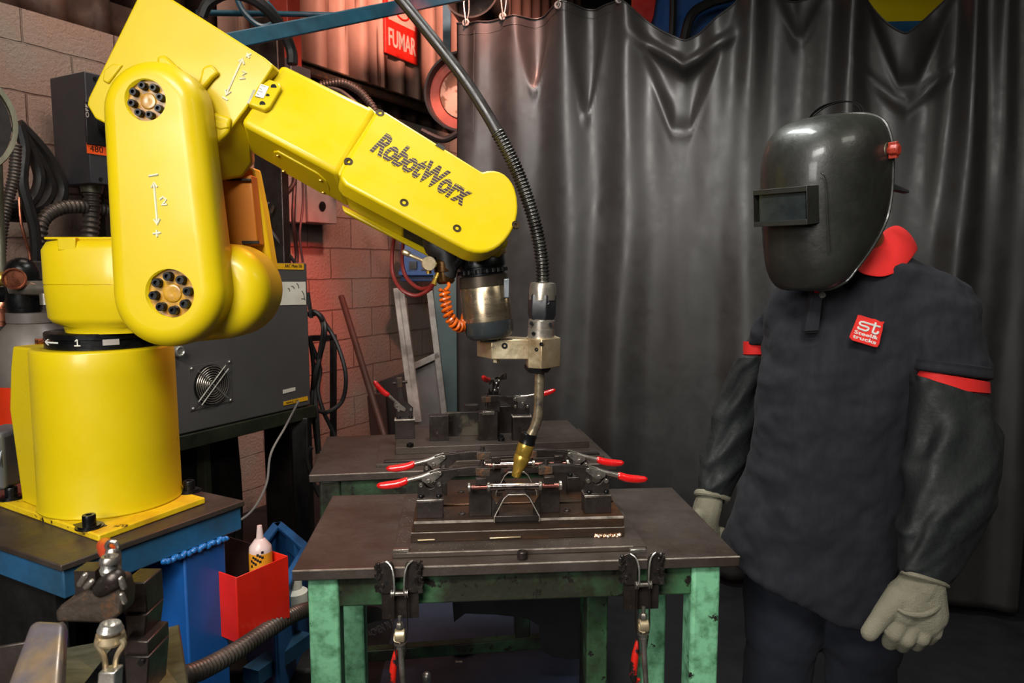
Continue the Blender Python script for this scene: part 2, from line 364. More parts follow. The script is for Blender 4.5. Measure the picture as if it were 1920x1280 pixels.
# corrugated sheet above the blocks
def corr(s0, s1, z0, z1, m, off, name):
    b = B(); pts = []; s = s0
    pat = [(0, 0), (.11, 0), (.125, .03), (.185, .03), (.20, 0)]
    while s < s1:
        for ds, dy in pat[:-1]: pts.append((s+ds, dy))
        s += .2
    b.loft([[W0+wx*p[0]+wn*(p[1]+off)+UP*z for p in pts] for z in (z0, z1)], False, False)
    o = b.make(name, m, angle=20, mods=[solid(.002)]); return struct(o)
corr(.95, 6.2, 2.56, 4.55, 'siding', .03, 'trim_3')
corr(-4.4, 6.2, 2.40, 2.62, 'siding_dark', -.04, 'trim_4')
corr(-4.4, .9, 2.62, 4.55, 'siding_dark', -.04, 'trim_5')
b = B(); b.bar(W0+wx*.9+wn*.09+UP*2.56, W0+wx*6.2+wn*.09+UP*2.56, .05, .05); b.bar(W0+wx*.9+wn*.09+UP*2.585, W0+wx*6.2+wn*.09+UP*2.585, .11, .008)
struct(b.make('trim_1', 'rust', flat=True))
b = B(); b.box(W(532, 40, .12), (.10, .16, 1.6), WA); o = b.make('trim_2', mat('red_post', rgb('a03a2c'), .5), bevel=.004); struct(o)
# ================================================================== curtain
CD = Vector((.937, -.35, 0)).normalized(); CN = Vector((CD.y, -CD.x, 0)); CN = -CN if CN.y > 0 else CN; C0 = Vector((-.28, 3.6, 0))
def CU(u, v, off=0): return PL(u, v, C0+CN*off, CN)
hooks = [(875, 44), (945, 34), (1052, 8), (1165, 2), (1402, -16), (1593, -30), (1812, -44), (1990, -60)]
sags = [3, 8, 6, 84, 22, 92, 20]
def top_v(u):
    for i in range(len(hooks)-1):
        (a, va), (b_, vb) = hooks[i], hooks[i+1]
        if a <= u <= b_:
            t = (u-a)/(b_-a); s_ = 1-abs(2*t-1)**1.25
            return va+(vb-va)*t+sags[i]*s_*(1 if sags[i] < 40 else 1.0)
    return hooks[0][1] if u < hooks[0][0] else hooks[-1][1]
ridges = [(864, 15, .03), (898, 22, .035), (970, 34, .05), (1064, 34, .085), (1178, 32, .11), (1268, 46, .045), (1342, 40, .045), (1414, 34, .11), (1508, 50, .055), (1598, 32, .09), (1748, 46, .05), (1826, 28, .09), (1888, 28, .05), (1965, 30, .05)]
pockets = [(1003, 152, 17, 3.4), (1102, 202, 17, 4.4), (1283, 232, 62, 1.9), (1502, 62, 30, 1.6), (1706, 148, 60, 1.8)]
def curt(u, v):
    d = 0
    dep = min(1, max(0, (v-20)/420))
    for uc, wd, am in ridges:
        w_ = wd*(.62+.75*dep); uu = u-uc+8*math.sin(v/170+uc)*dep
        d += am*(.75+.25*math.sin(uc*1.7+v/260))*math.exp(-(uu/w_)**2)
    for uc, vt, hw, k in pockets:
        # above a U-shaped lip the sheet falls back, the lip itself catches light
        lip = vt-k*max(0, abs(u-uc)-hw*.25)**1.06
        x = (lip-v)/14
        d -= (.07 if hw > 40 else .055)/(1+math.exp(-max(-20, min(20, x))))*math.exp(-(max(0, abs(u-uc)-hw*.3)/(hw*1.2))**2)
        d += .022*math.exp(-((v-lip-16)/16)**2)*math.exp(-((u-uc)/(hw*.9))**2)
    # the swag between two far hooks
    for uc, v0, k, am in ((1285, 128, .62, .06), (1705, 205, .8, .018)):
        lip = v0-k*abs(u-uc); d += am*math.exp(-((v-lip)/13)**2)*math.exp(-((u-uc)/(88))**4)
        d += (.045 if uc < 1500 else .012)*(1/(1+math.exp((v-lip)/16)))*math.exp(-((u-uc)/95)**4)
    d += .010*noise.noise(Vector((u/85, v/260, 3)))+.0012*noise.noise(Vector((u/22, v/90, 9)))
    return d
b = B(); us = [858+i*4.2 for i in range(272)]; NV = 110
cols = []
bot = 0.04
for u in us:
    tv = top_v(u); top = CU(u, tv); col_ = []
    for k in range(NV+1):
        t = k/NV; t = t**1.25
        z = top.z+(bot-top.z)*t; base = Vector((top.x, top.y, z))
        r = base-CAM; vv = 640-FPX*((r.z*CT+r.y*ST)/(r.y*CT-r.z*ST))
        col_.append(base+CN*curt(u, vv)*(1-.15*t)+Vector((0, 0, 0)))
    cols.append(b.ring(col_))
for a, c in zip(cols, cols[1:]):
    for k in range(NV): b.face([a[k], c[k], c[k+1], a[k+1]])
cur = thing('welding_curtain', 'dark grey vinyl welding curtain hanging in heavy folds behind the masked worker', 'curtain', (C0.x, C0.y, 0))
sheet = b.make('sheet', 'curtain', cur, angle=180, mods=[solid(.002)])
b = B(); b.tube([CU(u, top_v(u)+1)+CN*(curt(u, top_v(u))+.003) for u in us[::2]], .004, 6, smooth=False); b.make('hem', 'curtain', cur)
b = B(); b.tube([CU(u, top_v(u)+17+5*(u < 945))+CN*(curt(u, top_v(u)+17)+.0015) for u in us[1:70]], .0016, 5, smooth=False)
b.tube([CU(893, v)+CN*(curt(893, v)+.001) for v in range(60, 260, 8)], .0022, 5, smooth=False); b.make('stitching', 'curtain', cur)
for i, (u, v) in enumerate([(875, 44), (945, 33), (1052, 16), (1165, 5)]):
    c = CU(u, v)+CN*(curt(u, v)+.006); g = B(); g.torus(c, CN, .013, .0055); g.make('eyelet', 'greylight', cur)
    k = thing('curtain_hook', ['steel wire hook holding the leftmost eyelet of the dark curtain', 'steel wire hook holding the second eyelet of the dark curtain', 'steel wire hook at the third eyelet of the dark curtain', 'steel wire hook at the fourth eyelet, where the curtain begins to sag'][i], 'hook', c, 'wire hooks along the curtain top')
    g = B(); g.tube([c+Vector((-.006, -.012, -.008)), c+Vector((0, -.016, 0)), c+Vector((-.008, -.008, .09)), c+Vector((.012, 0, .13)), c+Vector((.016, 0, .06)), c+Vector((.004, .012, .004))], .003, 6); g.make('wire', 'zinc', k)
# rail the hooks ride on
b = B(); b.cyl(CU(820, -20, -.02), CU(2100, -150, -.02), .012); tag(b.make('curtain_rail', 'steel'), 'steel rail the dark curtain hooks hang from', 'rail')
# what shows above the sags
g = thing('stored_panels', 'red and blue panels with a black strap seen over the sagging curtain top', 'panels', (1.2, 4.2, 1.4))
def pan(pts, d, t, nm, m, par): b = B(); b.prism([V(u, v, d) for u, v in pts], (0, t, 0)); return b.make(nm, m, par, bevel=.004)
pan([(1190, -70), (1240, -70), (1226, 30), (1215, 60), (1185, 30)], 4.3, .05, 'red_panel', 'redpaint', g)
pan([(1236, -70), (1440, -70), (1440, 100), (1215, 100), (1222, 20)], 4.4, .05, 'blue_panel', 'blue', g)
b = B(); b.tube([V(1262, -60, 4.25), V(1262, 20, 4.25), V(1258, 110, 4.25)], .02, 8); b.tube([V(1282, 80, 4.2), V(1296, 30, 4.2), V(1330, 6, 4.2), V(1380, -10, 4.2), V(1420, -40, 4.2)], .028, 8); b.make('strap', 'rubber', g)
g = thing('yellow_machine', 'yellow machine housing with a dark blue lower edge glimpsed over the curtain', 'machine', V(1705, 0, 3.9))
pan([(1560, -160), (1840, -160), (1840, 38), (1560, 44)], 3.8, .4, 'housing', 'yellow', g)
pan([(1560, 42), (1840, 36), (1840, 80), (1560, 80)], 3.79, .4, 'edge_strip', 'bluegrime', g)
# ================================================================== on and by the wall
# dark steel post with hand marks
def wbox(u0, v0, u1, v1, off, dep, nm, m, par, bev=.004):
    a = W(u0, v0, off); c = W(u1, v1, off); z0, z1 = sorted((a.z, c.z)); s0 = (a-W0).dot(wx); s1 = (c-W0).dot(wx)
    b = B(); R = Matrix((wx, -wn, UP)).transposed(); b.box(W0+wx*(s0+s1)/2+wn*(off-dep/2)+UP*(z0+z1)/2, (abs(s1-s0), dep, z1-z0), Mx=R)
    return b.make(nm, m, par, bevel=bev)
g = thing('steel_post', 'rusty dark steel post standing behind the robot elbow', 'post', W(520, 560, .5))
a = W(508, 300, .7); b = B(); b.box((a.x, a.y, 1.25), (.15, .05, 2.5), -.35); b.make('post', 'darksteel', g, bevel=.004)
b = B(); p = V(503, 400, a.y-.05); b.tube([p+Vector((-.03, 0, .03)), p+Vector((-.035, -.01, 0)), p+Vector((0, -.02, -.015)), p+Vector((.03, -.02, .03)), p+Vector((.02, -.02, 0))], .006, 6); b.make('hook', 'rust', g)
# slate box on top of the post
g = thing('junction_box', 'dark slate junction box just above the robot forearm on the left', 'box', W(548, 130, .5))
wbox(498, 95, 545, 200, .62, .16, 'box', 'greybox', g); wbox(545, 118, 585, 210, .55, .1, 'cover', 'greybox', g)
# light grey box with a round hole
g = thing('wall_box', 'light grey metal wall box with one dark hole below the robot forearm', 'box', W(600, 420, .2))
wbox(534, 330, 574, 418, .2, .18, 'body', 'greylight', g); wbox(576, 330, 632, 420, .2, .18, 'door', 'greylight', g)
c = W(604, 386, .205); b = B(); b.cyl(c, c+wn*.006, .026, seg=20); b.make('dark_hole_disc', 'black', g)  # black disc gives the shade of the round hole
# cables in front of that box
def hose(nm, pts, r, m, label, cat, group=None, par=None, seg=8, sub=6):
    b = B(); b.tube(pts, r, seg, sub); o = b.make(nm, m, par)
    if not par: tag(o, label, cat, group)
    return o
hose('vertical_cable', [W(551, 240, .3), W(553, 330, .3), W(550, 410, .32), W(556, 470, .3), W(556, 492, .3)], .012, 'rubber', 'thick black cable running down in front of the light grey wall box', 'cable')
hose('thin_cable', [W(566, 300, .3), W(568, 380, .3), W(562, 440, .3), W(568, 492, .3)], .007, 'greybox', 'thin grey conduit beside the thick vertical cable', 'cable')
hose('hanging_cable', [V(480, 390, 3.3), V(520, 375, 3.35), V(550, 345, 3.5), V(553, 300, 3.6)], .012, 'rubber', 'black cable looping up to the right behind the robot elbow', 'cable')
hose('slanting_cable', [V(500, 420, 3.3), V(520, 450, 3.3), V(553, 492, 3.35)], .009, 'rubber', 'black cable slanting down to the top of the robot controller', 'cable')
# blue tool cabinet, blue-grey panel
g = thing('blue_tool_box', 'blue metal tool box with open front on the block wall behind the wrist', 'box', V(800, 500, 4.9))
b = B(); b.box(V(800, 480, 4.95), (.34, .16, .34)); b.make('body', 'blue', g, bevel=.006)
b = B(); b.box(V(800, 512, 4.83), (.36, .12, .03)); b.make('tray', 'blue', g, bevel=.004)
b = B(); b.box(V(775, 497, 4.86), (.05, .06, .05)); b.cyl(V(790, 507, 4.85), V(808, 505, 4.85), .008); b.make('tools', 'blackpl', g)
g = thing('grey_locker', 'blue-grey locker side standing between block wall and curtain', 'locker', (V(838, 700, 4.5).x, 4.5, 0))
a, c = V(812, 520, 4.5), V(858, 810, 4.5); b = B(); b.box(((a.x+c.x)/2, 4.6, 1.35/2), (c.x-a.x, .2, 1.35)); b.make('side', 'teal', g, bevel=.005)
# fume duct and round extractor beside curtain
g = thing('round_extractor', 'round red extractor cowl with a dark rim partly hidden by the curtain edge', 'extractor', V(850, 190, 4.6))
c = V(878, 182, 4.6); ax = Vector((-.2, -1, 0)).normalized()
b = B(); b.lathe(c, c+ax*.16, [(0, .22), (.3, .235), (1, .235), (1, .222), (.4, .21)], 40, False); b.make('rim', 'rubber', g)
b = B(); b.lathe(c+ax*.02, c+ax*.10, [(0, .219), (1, .215), (1, .16), (.7, .15)], 40); b.make('cowl', mat('salmon_enamel', rgb('9a5245'), .5, 0, rgb('7a3a30'), 6), g)
b = B(); b.lathe(c+ax*.09, c+ax*.1, [(0, .15), (1, .15)], 32); b.make('dust_cover', mat('torn_paper_cover', rgb('5e4636'), .8, 0, rgb('9a8678'), 9, .52, .03), g)
g = thing('round_duct', 'dark round duct end above the curtain corner', 'duct', V(905, 20, 4.3)); c = V(905, 15, 4.4)
b = B(); b.lathe(c, c+Vector((-.15, -.9, 0))*.35, [(0, .16), (1, .16), (1, .15), (0, .145)], 36); b.make('duct', 'darksteel', g)
b = B(); b.bar(V(838, -30, 4.9), V(838, 240, 4.9), .05, .05, (0, 1, 0)); tag(b.make('drop_pipe', 'bluepipe'), 'narrow blue-grey upright bar in front of the pink sheeting', 'bar')
# NO FUMAR sign
g = thing('no_smoking_sign', 'red and white no-smoking sign reading FUMAR on the pink corrugated sheet', 'sign', W(752, 60, .1))
so = .085
q = [W(721, -45, so), W(782, -45+30, so), W(782, 120, so), W(721, 100, so)]
z_t = q[0].z+.05; s0 = (q[0]-W0).dot(wx); s1 = (q[1]-W0).dot(wx); zb = (q[2].z+q[3].z)/2
def SG(fs, fz, off=0): return W0+wx*(s0+(s1-s0)*fs)+wn*(so+off)+UP*(zb+(z_t-zb)*fz)
b = B(); b.prism([SG(0, 0), SG(1, 0), SG(1, 1), SG(0, 1)], wn*-.02); b.make('board', mat('faded_red_enamel', rgb('c02418'), .45, 0, rgb('8a160e'), 9, .6), g, bevel=.004)
b = B(); b.prism([SG(.09, .42, .002), SG(.91, .42, .002), SG(.91, .96, .002), SG(.09, .96, .002)], wn*-.003); b.make('white_panel', mat('faded_white_enamel', rgb('d8a898'), .5), g)
b = B(); cc = SG(.5, .69, .004); b.torus(cc, wn, abs(s1-s0)*.30, .007, 30, 6); b.bar(cc+wx*-.07+UP*.08, cc+wx*.07+UP*-.08, .004, .016, wn); b.make('prohibition_ring', 'redpaint', g)
b = B(); b.bar(cc+wx*-.06+wn*.003, cc+wx*.07+wn*.003+UP*-.012, .004, .014, wn); b.tube([cc+wx*.06+wn*.003+UP*.01, cc+wx*.04+wn*.003+UP*.04, cc+wx*.07+wn*.003+UP*.07], .004, 5); b.make('cigarette', 'blackpl', g)
text('FUMAR', 'lettering', mat('faded_white_letters', rgb('dcb0a4'), .5), g, SG(.08, .10, .003), wx, UP, abs(s1-s0)*.84, abs(z_t-zb)*.22, .002, bold=.012)
# blue overhead bar and pipes
b = B(); b.bar(V(380, 88, 2.35), V(905, -18, 3.3), .035, .05); g = b.make('overhead_bar', 'bluepipe', bevel=.004); tag(g, 'blue painted steel bar crossing above the robot forearm', 'bar')
b = B(); b.cyl(V(370, 24, 3.0), V(640, 28, 3.6), .012); tag(b.make('air_pipe', 'bluepipe'), 'thin blue air pipe behind the overhead bar', 'pipe')
hose('arched_hose', [V(378, 32, 2.9), V(392, 5, 2.9), V(430, -12, 2.9), V(480, 2, 2.9), V(520, 40, 2.95), V(545, 90, 3.0), V(548, 120, 3)], .022, 'rubber', 'thick black hose arching over the blue bar at upper left', 'hose')
hose('tangled_cable', [V(440, -20, 3.1), V(455, 20, 3.1), V(490, 50, 3.1), V(520, 35, 3.1), V(500, 5, 3.1)], .012, 'bluepipe', 'thin blue cable tangle above the robot elbow', 'cable')
def ribbed(pts, r, pitch, amp, sub=40):
    # sample the spline densely and modulate its radius
    P = [Vector(p) for p in pts]; Q = []
    for i in range(len(P)-1):
        p0, p1, p2, p3 = P[max(i-1, 0)], P[i], P[i+1], P[min(i+2, len(P)-1)]
        for k in range(sub):
            t = k/sub; t2, t3 = t*t, t*t*t; Q.append(.5*((2*p1)+(p2-p0)*t+(2*p0-5*p1+4*p2-p3)*t2+(3*p1-p0-3*p2+p3)*t3))
    Q.append(P[-1]); L = [0]
    for a, c in zip(Q, Q[1:]): L.append(L[-1]+(c-a).length)
    n = int(L[-1]/pitch)*5; out = []; j = 0
    for k in range(n+1):
        s_ = L[-1]*k/n
        while j < len(L)-2 and L[j+1] < s_: j += 1
        f = (s_-L[j])/max(L[j+1]-L[j], 1e-9); out.append(Q[j].lerp(Q[j+1], min(f, 1)))
    rr = [r+amp*(.5-.5*math.cos(2*PI*(k % 5)/5)) for k in range(n+1)]
    return out, rr
def rib(nm, pts, r, pitch, amp, m, label=None, cat=None, par=None, seg=12):
    P, rr = ribbed(pts, r, pitch, amp); b = B(); b.tube(P, rr, seg, smooth=False); o = b.make(nm, m, par, angle=180)
    if label: tag(o, label, cat)
    return o
rib('arched_conduit', [V(600, 160, 4.0), V(640, 155, 4.0), V(672, 170, 4.0), V(695, 195, 4.0), V(706, 215, 4.0)], .017, .016, .006, 'conduit', 'ribbed grey conduit arching just above the forearm', 'conduit')
hose('smooth_hose', [V(560, 158, 4.0), V(600, 162, 4.0), V(640, 172, 4.0), V(680, 205, 4.0)], .012, 'conduit', 'smooth grey hose lying under the ribbed conduit above the forearm', 'hose')
hose('branch_cable', [V(790, 245, 4.4), V(830, 262, 4.4), V(858, 250, 4.4)], .02, 'rubber', 'short black cable behind the forearm at the curtain edge', 'cable')
# slate disconnect box with 480 label on the wall at left
g = thing('disconnect_box', 'slate grey disconnect box with a 480 sticker on the block wall', 'switch box', W(160, 250, .1))
bo = W(158, 133, .34); so_ = (bo-W0).dot(wx)
# front edge seen between two faces
b = B(); R = Matrix((wx, -wn, UP)).transposed(); za, zb_ = W(158, 133, .34).z, W(170, 343, .34).z
b.box(W0+wx*(so_+.19)+wn*(.34-.12)+UP*(za+zb_)/2, (.38, .24, za-zb_), Mx=R); b.make('box', 'greybox', g, bevel=.004)
c = W(207, 281, .341); c.z = 0
zz = W(190, 235, .34).z; b = B(); b.box(c+UP*zz+wn*.003, (.2, .01, .17), Mx=R); b.make('switch_plate', 'blackpl', g, bevel=.003)
b = B(); b.cyl(c+UP*zz+wn*.008, c+UP*zz+wn*.03, .055, .05, 24); b.bar(c+UP*(zz)+wn*.035+wx*-.05, c+UP*zz+wn*.035+wx*.05, .02, .02, UP); b.make('switch_dial', 'black', g)
text('OFF', 'switch_lettering', 'whitewrite', g, c+UP*(zz+.02)+wx*-.088+wn*.0085, UP, -wx, .05, .012, .001)
zl = W(190, 281, .34).z; b = B(); b.box(c+UP*zl+wx*-.035+wn*.001, (.13, .002, .043), Mx=R); lab = b.make('voltage_sticker', 'orangelabel', g)
text('480', 'sticker_number', 'blackpl', g, c+UP*(zl-.012)+wx*-.088+wn*.0022, wx, UP, .055, .024, .0006)
for fz in (za-.02, zb_+.02):
    b = B(); b.cyl(W0+wx*(so_+.04)+wn*.34+UP*fz, W0+wx*(so_+.04)+wn*.346+UP*fz, .007); b.make('screw', 'black', g)
pc = W(172, 350, .22)
b = B(); b.cyl(W(172, 346, .24), W(172, 362, .24), .045, .04); b.make('gland', 'galv', g)
rib('box_conduit', [W(172, 360, .24), W(172, 400, .24), W(168, 450, .24), W(166, 520, .24)], .028, .022, .008, 'conduit', 'ribbed grey conduit dropping from the slate disconnect box', 'conduit')
rib('curved_conduit', [W(200, 395, .22), W(160, 388, .24), W(115, 390, .26), W(82, 410, .28), W(74, 450, .3), W(78, 560, .3)], .022, .02, .007, 'conduit', 'ribbed grey conduit bending down left of the robot column', 'conduit')
# pillar box under it
g = thing('dark_upright', 'dark steel upright behind the disconnect box conduit', 'post', W(195, 500, .1)); wbox(178, 350, 212, 640, .12, .1, 'upright', 'darksteel', g)
# hanging cable loops at the left edge
cab = ['outermost black cable of the coil hung beside the disconnect box', 'second black cable of the coil hung left of the disconnect box', 'inner black cable of the coil hung on the block wall', 'black cable dropping straight to the valve from the wall coil']
pts = [[(32, 232), (62, 262), (92, 300), (116, 350), (106, 385), (80, 402), (40, 405), (-20, 400)],
       [(30, 236), (55, 275), (78, 310), (94, 350), (84, 378), (60, 394), (10, 392)],
       [(34, 240), (56, 280), (74, 330), (64, 370), (40, 385), (0, 383), (-20, 382)],
       [(36, 236), (46, 280), (42, 340), (54, 390), (66, 440), (68, 535)]]
for i, p in enumerate(pts): hose('wall_cable', [W(u, v, .18+.05*i) for u, v in p], .026-.002*i, 'rubber', cab[i], 'cable', 'black cables coiled on the left wall')
rib('wall_conduit', [W(30, 270, .5), W(26, 330, .5), W(14, 380, .5), W(4, 430, .5), W(-2, 500, .5)], .016, .012, .004, 'conduit', 'ribbed conduit hanging at the left picture edge', 'conduit')
hose('copper_wire', [W(36, 370, .5), W(40, 420, .5), W(54, 470, .5), W(58, 500, .5)], .005, 'copper', 'thin orange wire hanging between the black wall cables', 'wire')
# big metal ring at the left edge (a reel rim)
g = thing('cable_reel', 'round metal reel rim cut off by the left picture edge', 'reel', V(-40, 260, 1.9)); c = V(-98, 222, 1.9)
b = B(); ax = Vector((.75, -1, 0)).normalized(); b.lathe(c, c-ax*.045, [(0, .150), (0, .138), (1, .138), (1, .150)], 48, False); b.lathe(c, c-ax*.045, [(0, .150), (1, .150)], 48, False); b.make('rim', 'galv', g)
b = B(); b.lathe(c-ax*.03, c-ax*.04, [(0, .136), (1, .136)], 40); b.make('disc', 'inside', g)
# gas cylinder and regulator behind the robot base
g = thing('gas_cylinder', 'grey shouldered gas cylinder with a red lower body left of the robot base', 'gas cylinder', (V(60, 600, 2.0).x, 2.0, 0))
cx = V(62, 600, 2.0).x
b = B(); b.lathe((cx, 2.0, 0), (cx, 2.0, 1.08), [(0, .09), (.02, .11), (1, .11)], 32); b.make('body', 'redorange', g)
zt = V(60, 585, 2.0).z
b = B(); b.lathe((cx, 2.0, 1.08), (cx, 2.0, zt), [(0, .11), (.35, .11), (.7, .085), (.85, .06), (.86, .063), (1, .063)], 32); b.make('shoulder', 'cylgrey', g)
b = B(); c = V(45, 572, 2.0); b.cap(c, c+Vector((.0, 0, .09)), .045, .042); b.cyl(c+Vector((0, 0, .04)), c+Vector((.16, 0, .05)), .03); b.cyl(c+Vector((-.1, 0, .03)), c+Vector((0, 0, .03)), .022)
b.make('valve', 'blackox', g)
b = B(); c = V(64, 540, 1.97); b.cyl(c+Vector((-.06, 0, 0)), c+Vector((.06, 0, 0)), .02); b.cyl(c+Vector((.03, 0, -.045)), c+Vector((.03, 0, .0)), .015); b.make('fitting', 'chrome', g)
g = thing('pressure_gauge', 'round copper coloured gauge beside the regulator at the left edge', 'gauge', V(25, 522, 1.97)); c = V(25, 522, 1.97)
b = B(); b.lathe(c+Vector((-.02, .03, 0)), c+Vector((.03, -.04, 0)), [(0, .02), (.1, .027), (1, .029), (1, .025), (.9, .024)], 28); b.make('case', 'copper', g)
b = B(); b.cyl(c+Vector((.02, -.026, 0)), c+Vector((.024, -.03, 0)), .0245); b.make('dial', mat('amber_dial', rgb('9a5a3a'), .2), g)
b = B(); b.cyl(V(12, 522, 1.99), V(-30, 524, 1.97), .02); b.make('stem', 'brass', g)
g = thing('hose_coupling', 'orange brass hose coupling with a black hose at the left edge', 'coupling', V(5, 590, 2.2))
b = B(); b.lathe(V(5, 556, 2.2), V(5, 612, 2.2), [(0, .014), (.2, .024), (.35, .024), (.36, .028), (.8, .028), (.82, .02), (1, .02)], 20); b.make('nut', 'copper', g)
b = B(); b.tube([V(5, 610, 2.2), V(3, 700, 2.2), V(-3, 790, 2.2)], .022, 10); b.make('hose', 'rubber', g)
b = B(); b.cyl(V(-4, 300, 2.2), V(5, 556, 2.2), .012); b.make('pipe', 'galv', g)
# ================================================================== leaning things right of the controller
b = B(); b.cyl(V(640, 556, 4.3), V(724, 830, 3.6), .018); tag(b.make('leaning_rod', mat('dark_brown_rod', rgb('38241c'), .6)), 'rusty round rod leaning against the block wall', 'rod')
g = thing('leaning_boards', 'two dark steel offcuts leaning at the foot of the block wall', 'boards', V(730, 830, 3.9))
pan([(704, 718), (768, 694), (775, 835), (716, 840)], 4.12, .03, 'tall_board', mat('dark_brown_board', rgb('2c1b16'), .6), g)
pan([(688, 742), (722, 734), (730, 835), (696, 838)], 4.06, .03, 'short_board', mat('brown_board', rgb('3a2019'), .6), g)
def frame_thing(label, segs, d, wd, gl=None, nm='old_sash'):
    g = thing(nm, label, 'frame', V(segs[0][1][0], segs[0][1][1], d), 'scuffed white frames leaning on the wall')
    for (u0, v0), (u1, v1) in segs: b = B(); b.bar(V(u0, v0, d), V(u1, v1, d), .035, wd, (0, 1, 0)); b.make('rail', 'whiteframe', g, bevel=.003)
    if gl: b = B(); b.prism([V(u, v, d+.02) for u, v in gl], (0, .01, 0)); b.make('panel', mat('dusty_grey_sheet', rgb('77706d'), .4), g)
    return g
frame_thing('front scuffed white frame leaning left of the locker', [((744, 540), (776, 790)), ((752, 545), (786, 790))], 3.9, .035)
frame_thing('wider scuffed white frame with a grey lower panel leaning by the locker', [((806, 545), (834, 780)), ((768, 690), (824, 664)), ((756, 560), (780, 790))], 4.1, .035, [(770, 690), (822, 668), (834, 790), (785, 800)])
# ================================================================== robot controller on its stand
K0 = V(331, 817, 2.55); K1 = V(583, 755, 3.15); K1.z = K0.z-.003; kx = (K1-K0); kw = kx.length; kx.normalize(); kn = Vector((kx.y, -kx.x, 0))
KH = V(575, 492, 3.15).z-K0.z
def K(u, v, off=0): return PL(u, v, K0+kn*off, kn)
g = thing('robot_controller', 'grey robot controller cabinet with a fan grille behind the robot base', 'cabinet', K0)
b = B(); R = Matrix((kx, -kn, UP)).transposed()
b.box(K0+kx*(kw/2-.12)-kn*.28+UP*KH/2, (kw+.24, .56, KH), Mx=R); cabo = b.make('cabinet', 'greycab', g, bevel=.006)
def kquad(pts, off, nm, m, th=.002, par=g, bev=0): b = B(); b.prism([K(u, v, off) for u, v in pts], kn*-th); return b.make(nm, m, par, bevel=bev)
kquad([(518, 493.5), (569.5, 494), (570, 505.5), (519, 504.5)], .003, 'name_plate', 'yellowlabel')
o_ = K(534, 501.5, .0035); text('ARC Mate 50i', 'name_lettering', 'blackpl', g, o_, kx, UP, (K(566, 501, .0035)-o_).length, .014, .0006)
kquad([(519, 528), (573, 528), (574, 571), (520, 572)], .003, 'paper_notice', 'white')
b = B()
for (u0, v0, u1, v1) in [(546, 536, 552, 541), (556, 531, 560, 540), (540, 540, 543, 546), (566, 545, 571, 560), (565, 560, 572, 562)]: b.tube([K(u0, v0, .004), K((u0+u1)/2+1, (v0+v1)/2-1, .004), K(u1, v1, .004)], .0016, 5)
b.make('ink_scribble', 'blackpl', g)
kquad([(531, 731), (554, 725.5), (554, 732), (531, 738)], .003, 'white_tag', 'white')
kquad([(532, 753), (577, 742.5), (578, 750), (532, 760)], .003, 'maker_plate', 'yellowlabel')
o_ = K(537, 757.5, .0035); text('FANUC LTD', 'maker_lettering', 'blackpl', g, o_, kx, UP, (K(560, 751.5, .0035)-o_).length, .009, .0006)
kquad([(512, 497), (517.5, 497), (519, 530), (513, 540)], .003, 'white_strip', 'white')
# fan plate and grille
pl = kquad([(354, 687), (433, 673.5), (436, 752), (357, 771)], .003, 'fan_plate', 'greycab', .003, bev=.0005)
fc = K(396.5, 721, .006); FR = (K(396.5, 684, .006)-fc).length
b = B(); b.lathe(fc-kn*.03, fc, [(0, FR), (1, FR*1.02)], 36, True); b.make('fan_opening', 'black', g)
b = B()
for k in range(1, 9): b.torus(fc+kn*.008, kn, FR*k/8.4, .0022, 40, 6)
gr = b.make('fan_grille', 'steel', pl)
b = B(); dxy = (kx+UP*.95).normalized(); dx2 = (kx-UP*.95).normalized()
for dd, oo in ((dxy, .013), (dxy, .013), (dx2, .012)):
    for s_ in ((-.006, .006) if dd is dxy else (0,)): pp = (dxy.cross(kn)).normalized()*s_*1.6 if dd is dxy else Vector(); b.cyl(fc+kn*oo-dd*FR*1.18+pp, fc+kn*oo+dd*FR*1.18+pp, .0028, seg=8)
b.make('grille_bars', 'zinc', pl)
for u, v in ((359, 691), (430, 678), (432, 750), (362, 766)):
    b = B(); b.sph(K(u, v, .006), .006, seg=10); b.make('screw', 'zinc', pl)
b = B(); c = K(330, 658, .01); b.cyl(c, c+kn*.02, .02); b.torus(c+kn*.022, kn, .016, .004, 20, 6); b.make('lock', 'zinc', g)
# stand of the controller
g = thing('controller_stand', 'dark steel stand carrying the grey robot controller', 'stand', (K0.x, K0.y, 0))
b = B(); b.bar(K0-kx*.2+UP*-.03-kn*.02, K0+kx*(kw+.02)+UP*-.03-kn*.02, .06, .055); b.make('rail', mat('dark_olive_steel', rgb('2c2f20'), .45, .2, rgb('1a1c14'), 8), g, bevel=.003)
for s_, t_ in ((kw-.04, .02), (kw-.1, .5), (-.1, .5), (-.12, .03)):
    p = K0+kx*s_-kn*t_; b = B(); b.box((p.x, p.y, (K0.z-.05)/2), (.07, .07, K0.z-.05)); b.make('leg', 'black', g, bevel=.003)
b = B(); b.bar(K0+kx*(kw-.1)-kn*.5+UP*-.03, K0-kx*.1-kn*.5+UP*-.03, .05, .05); b.make('rail', 'black', g)
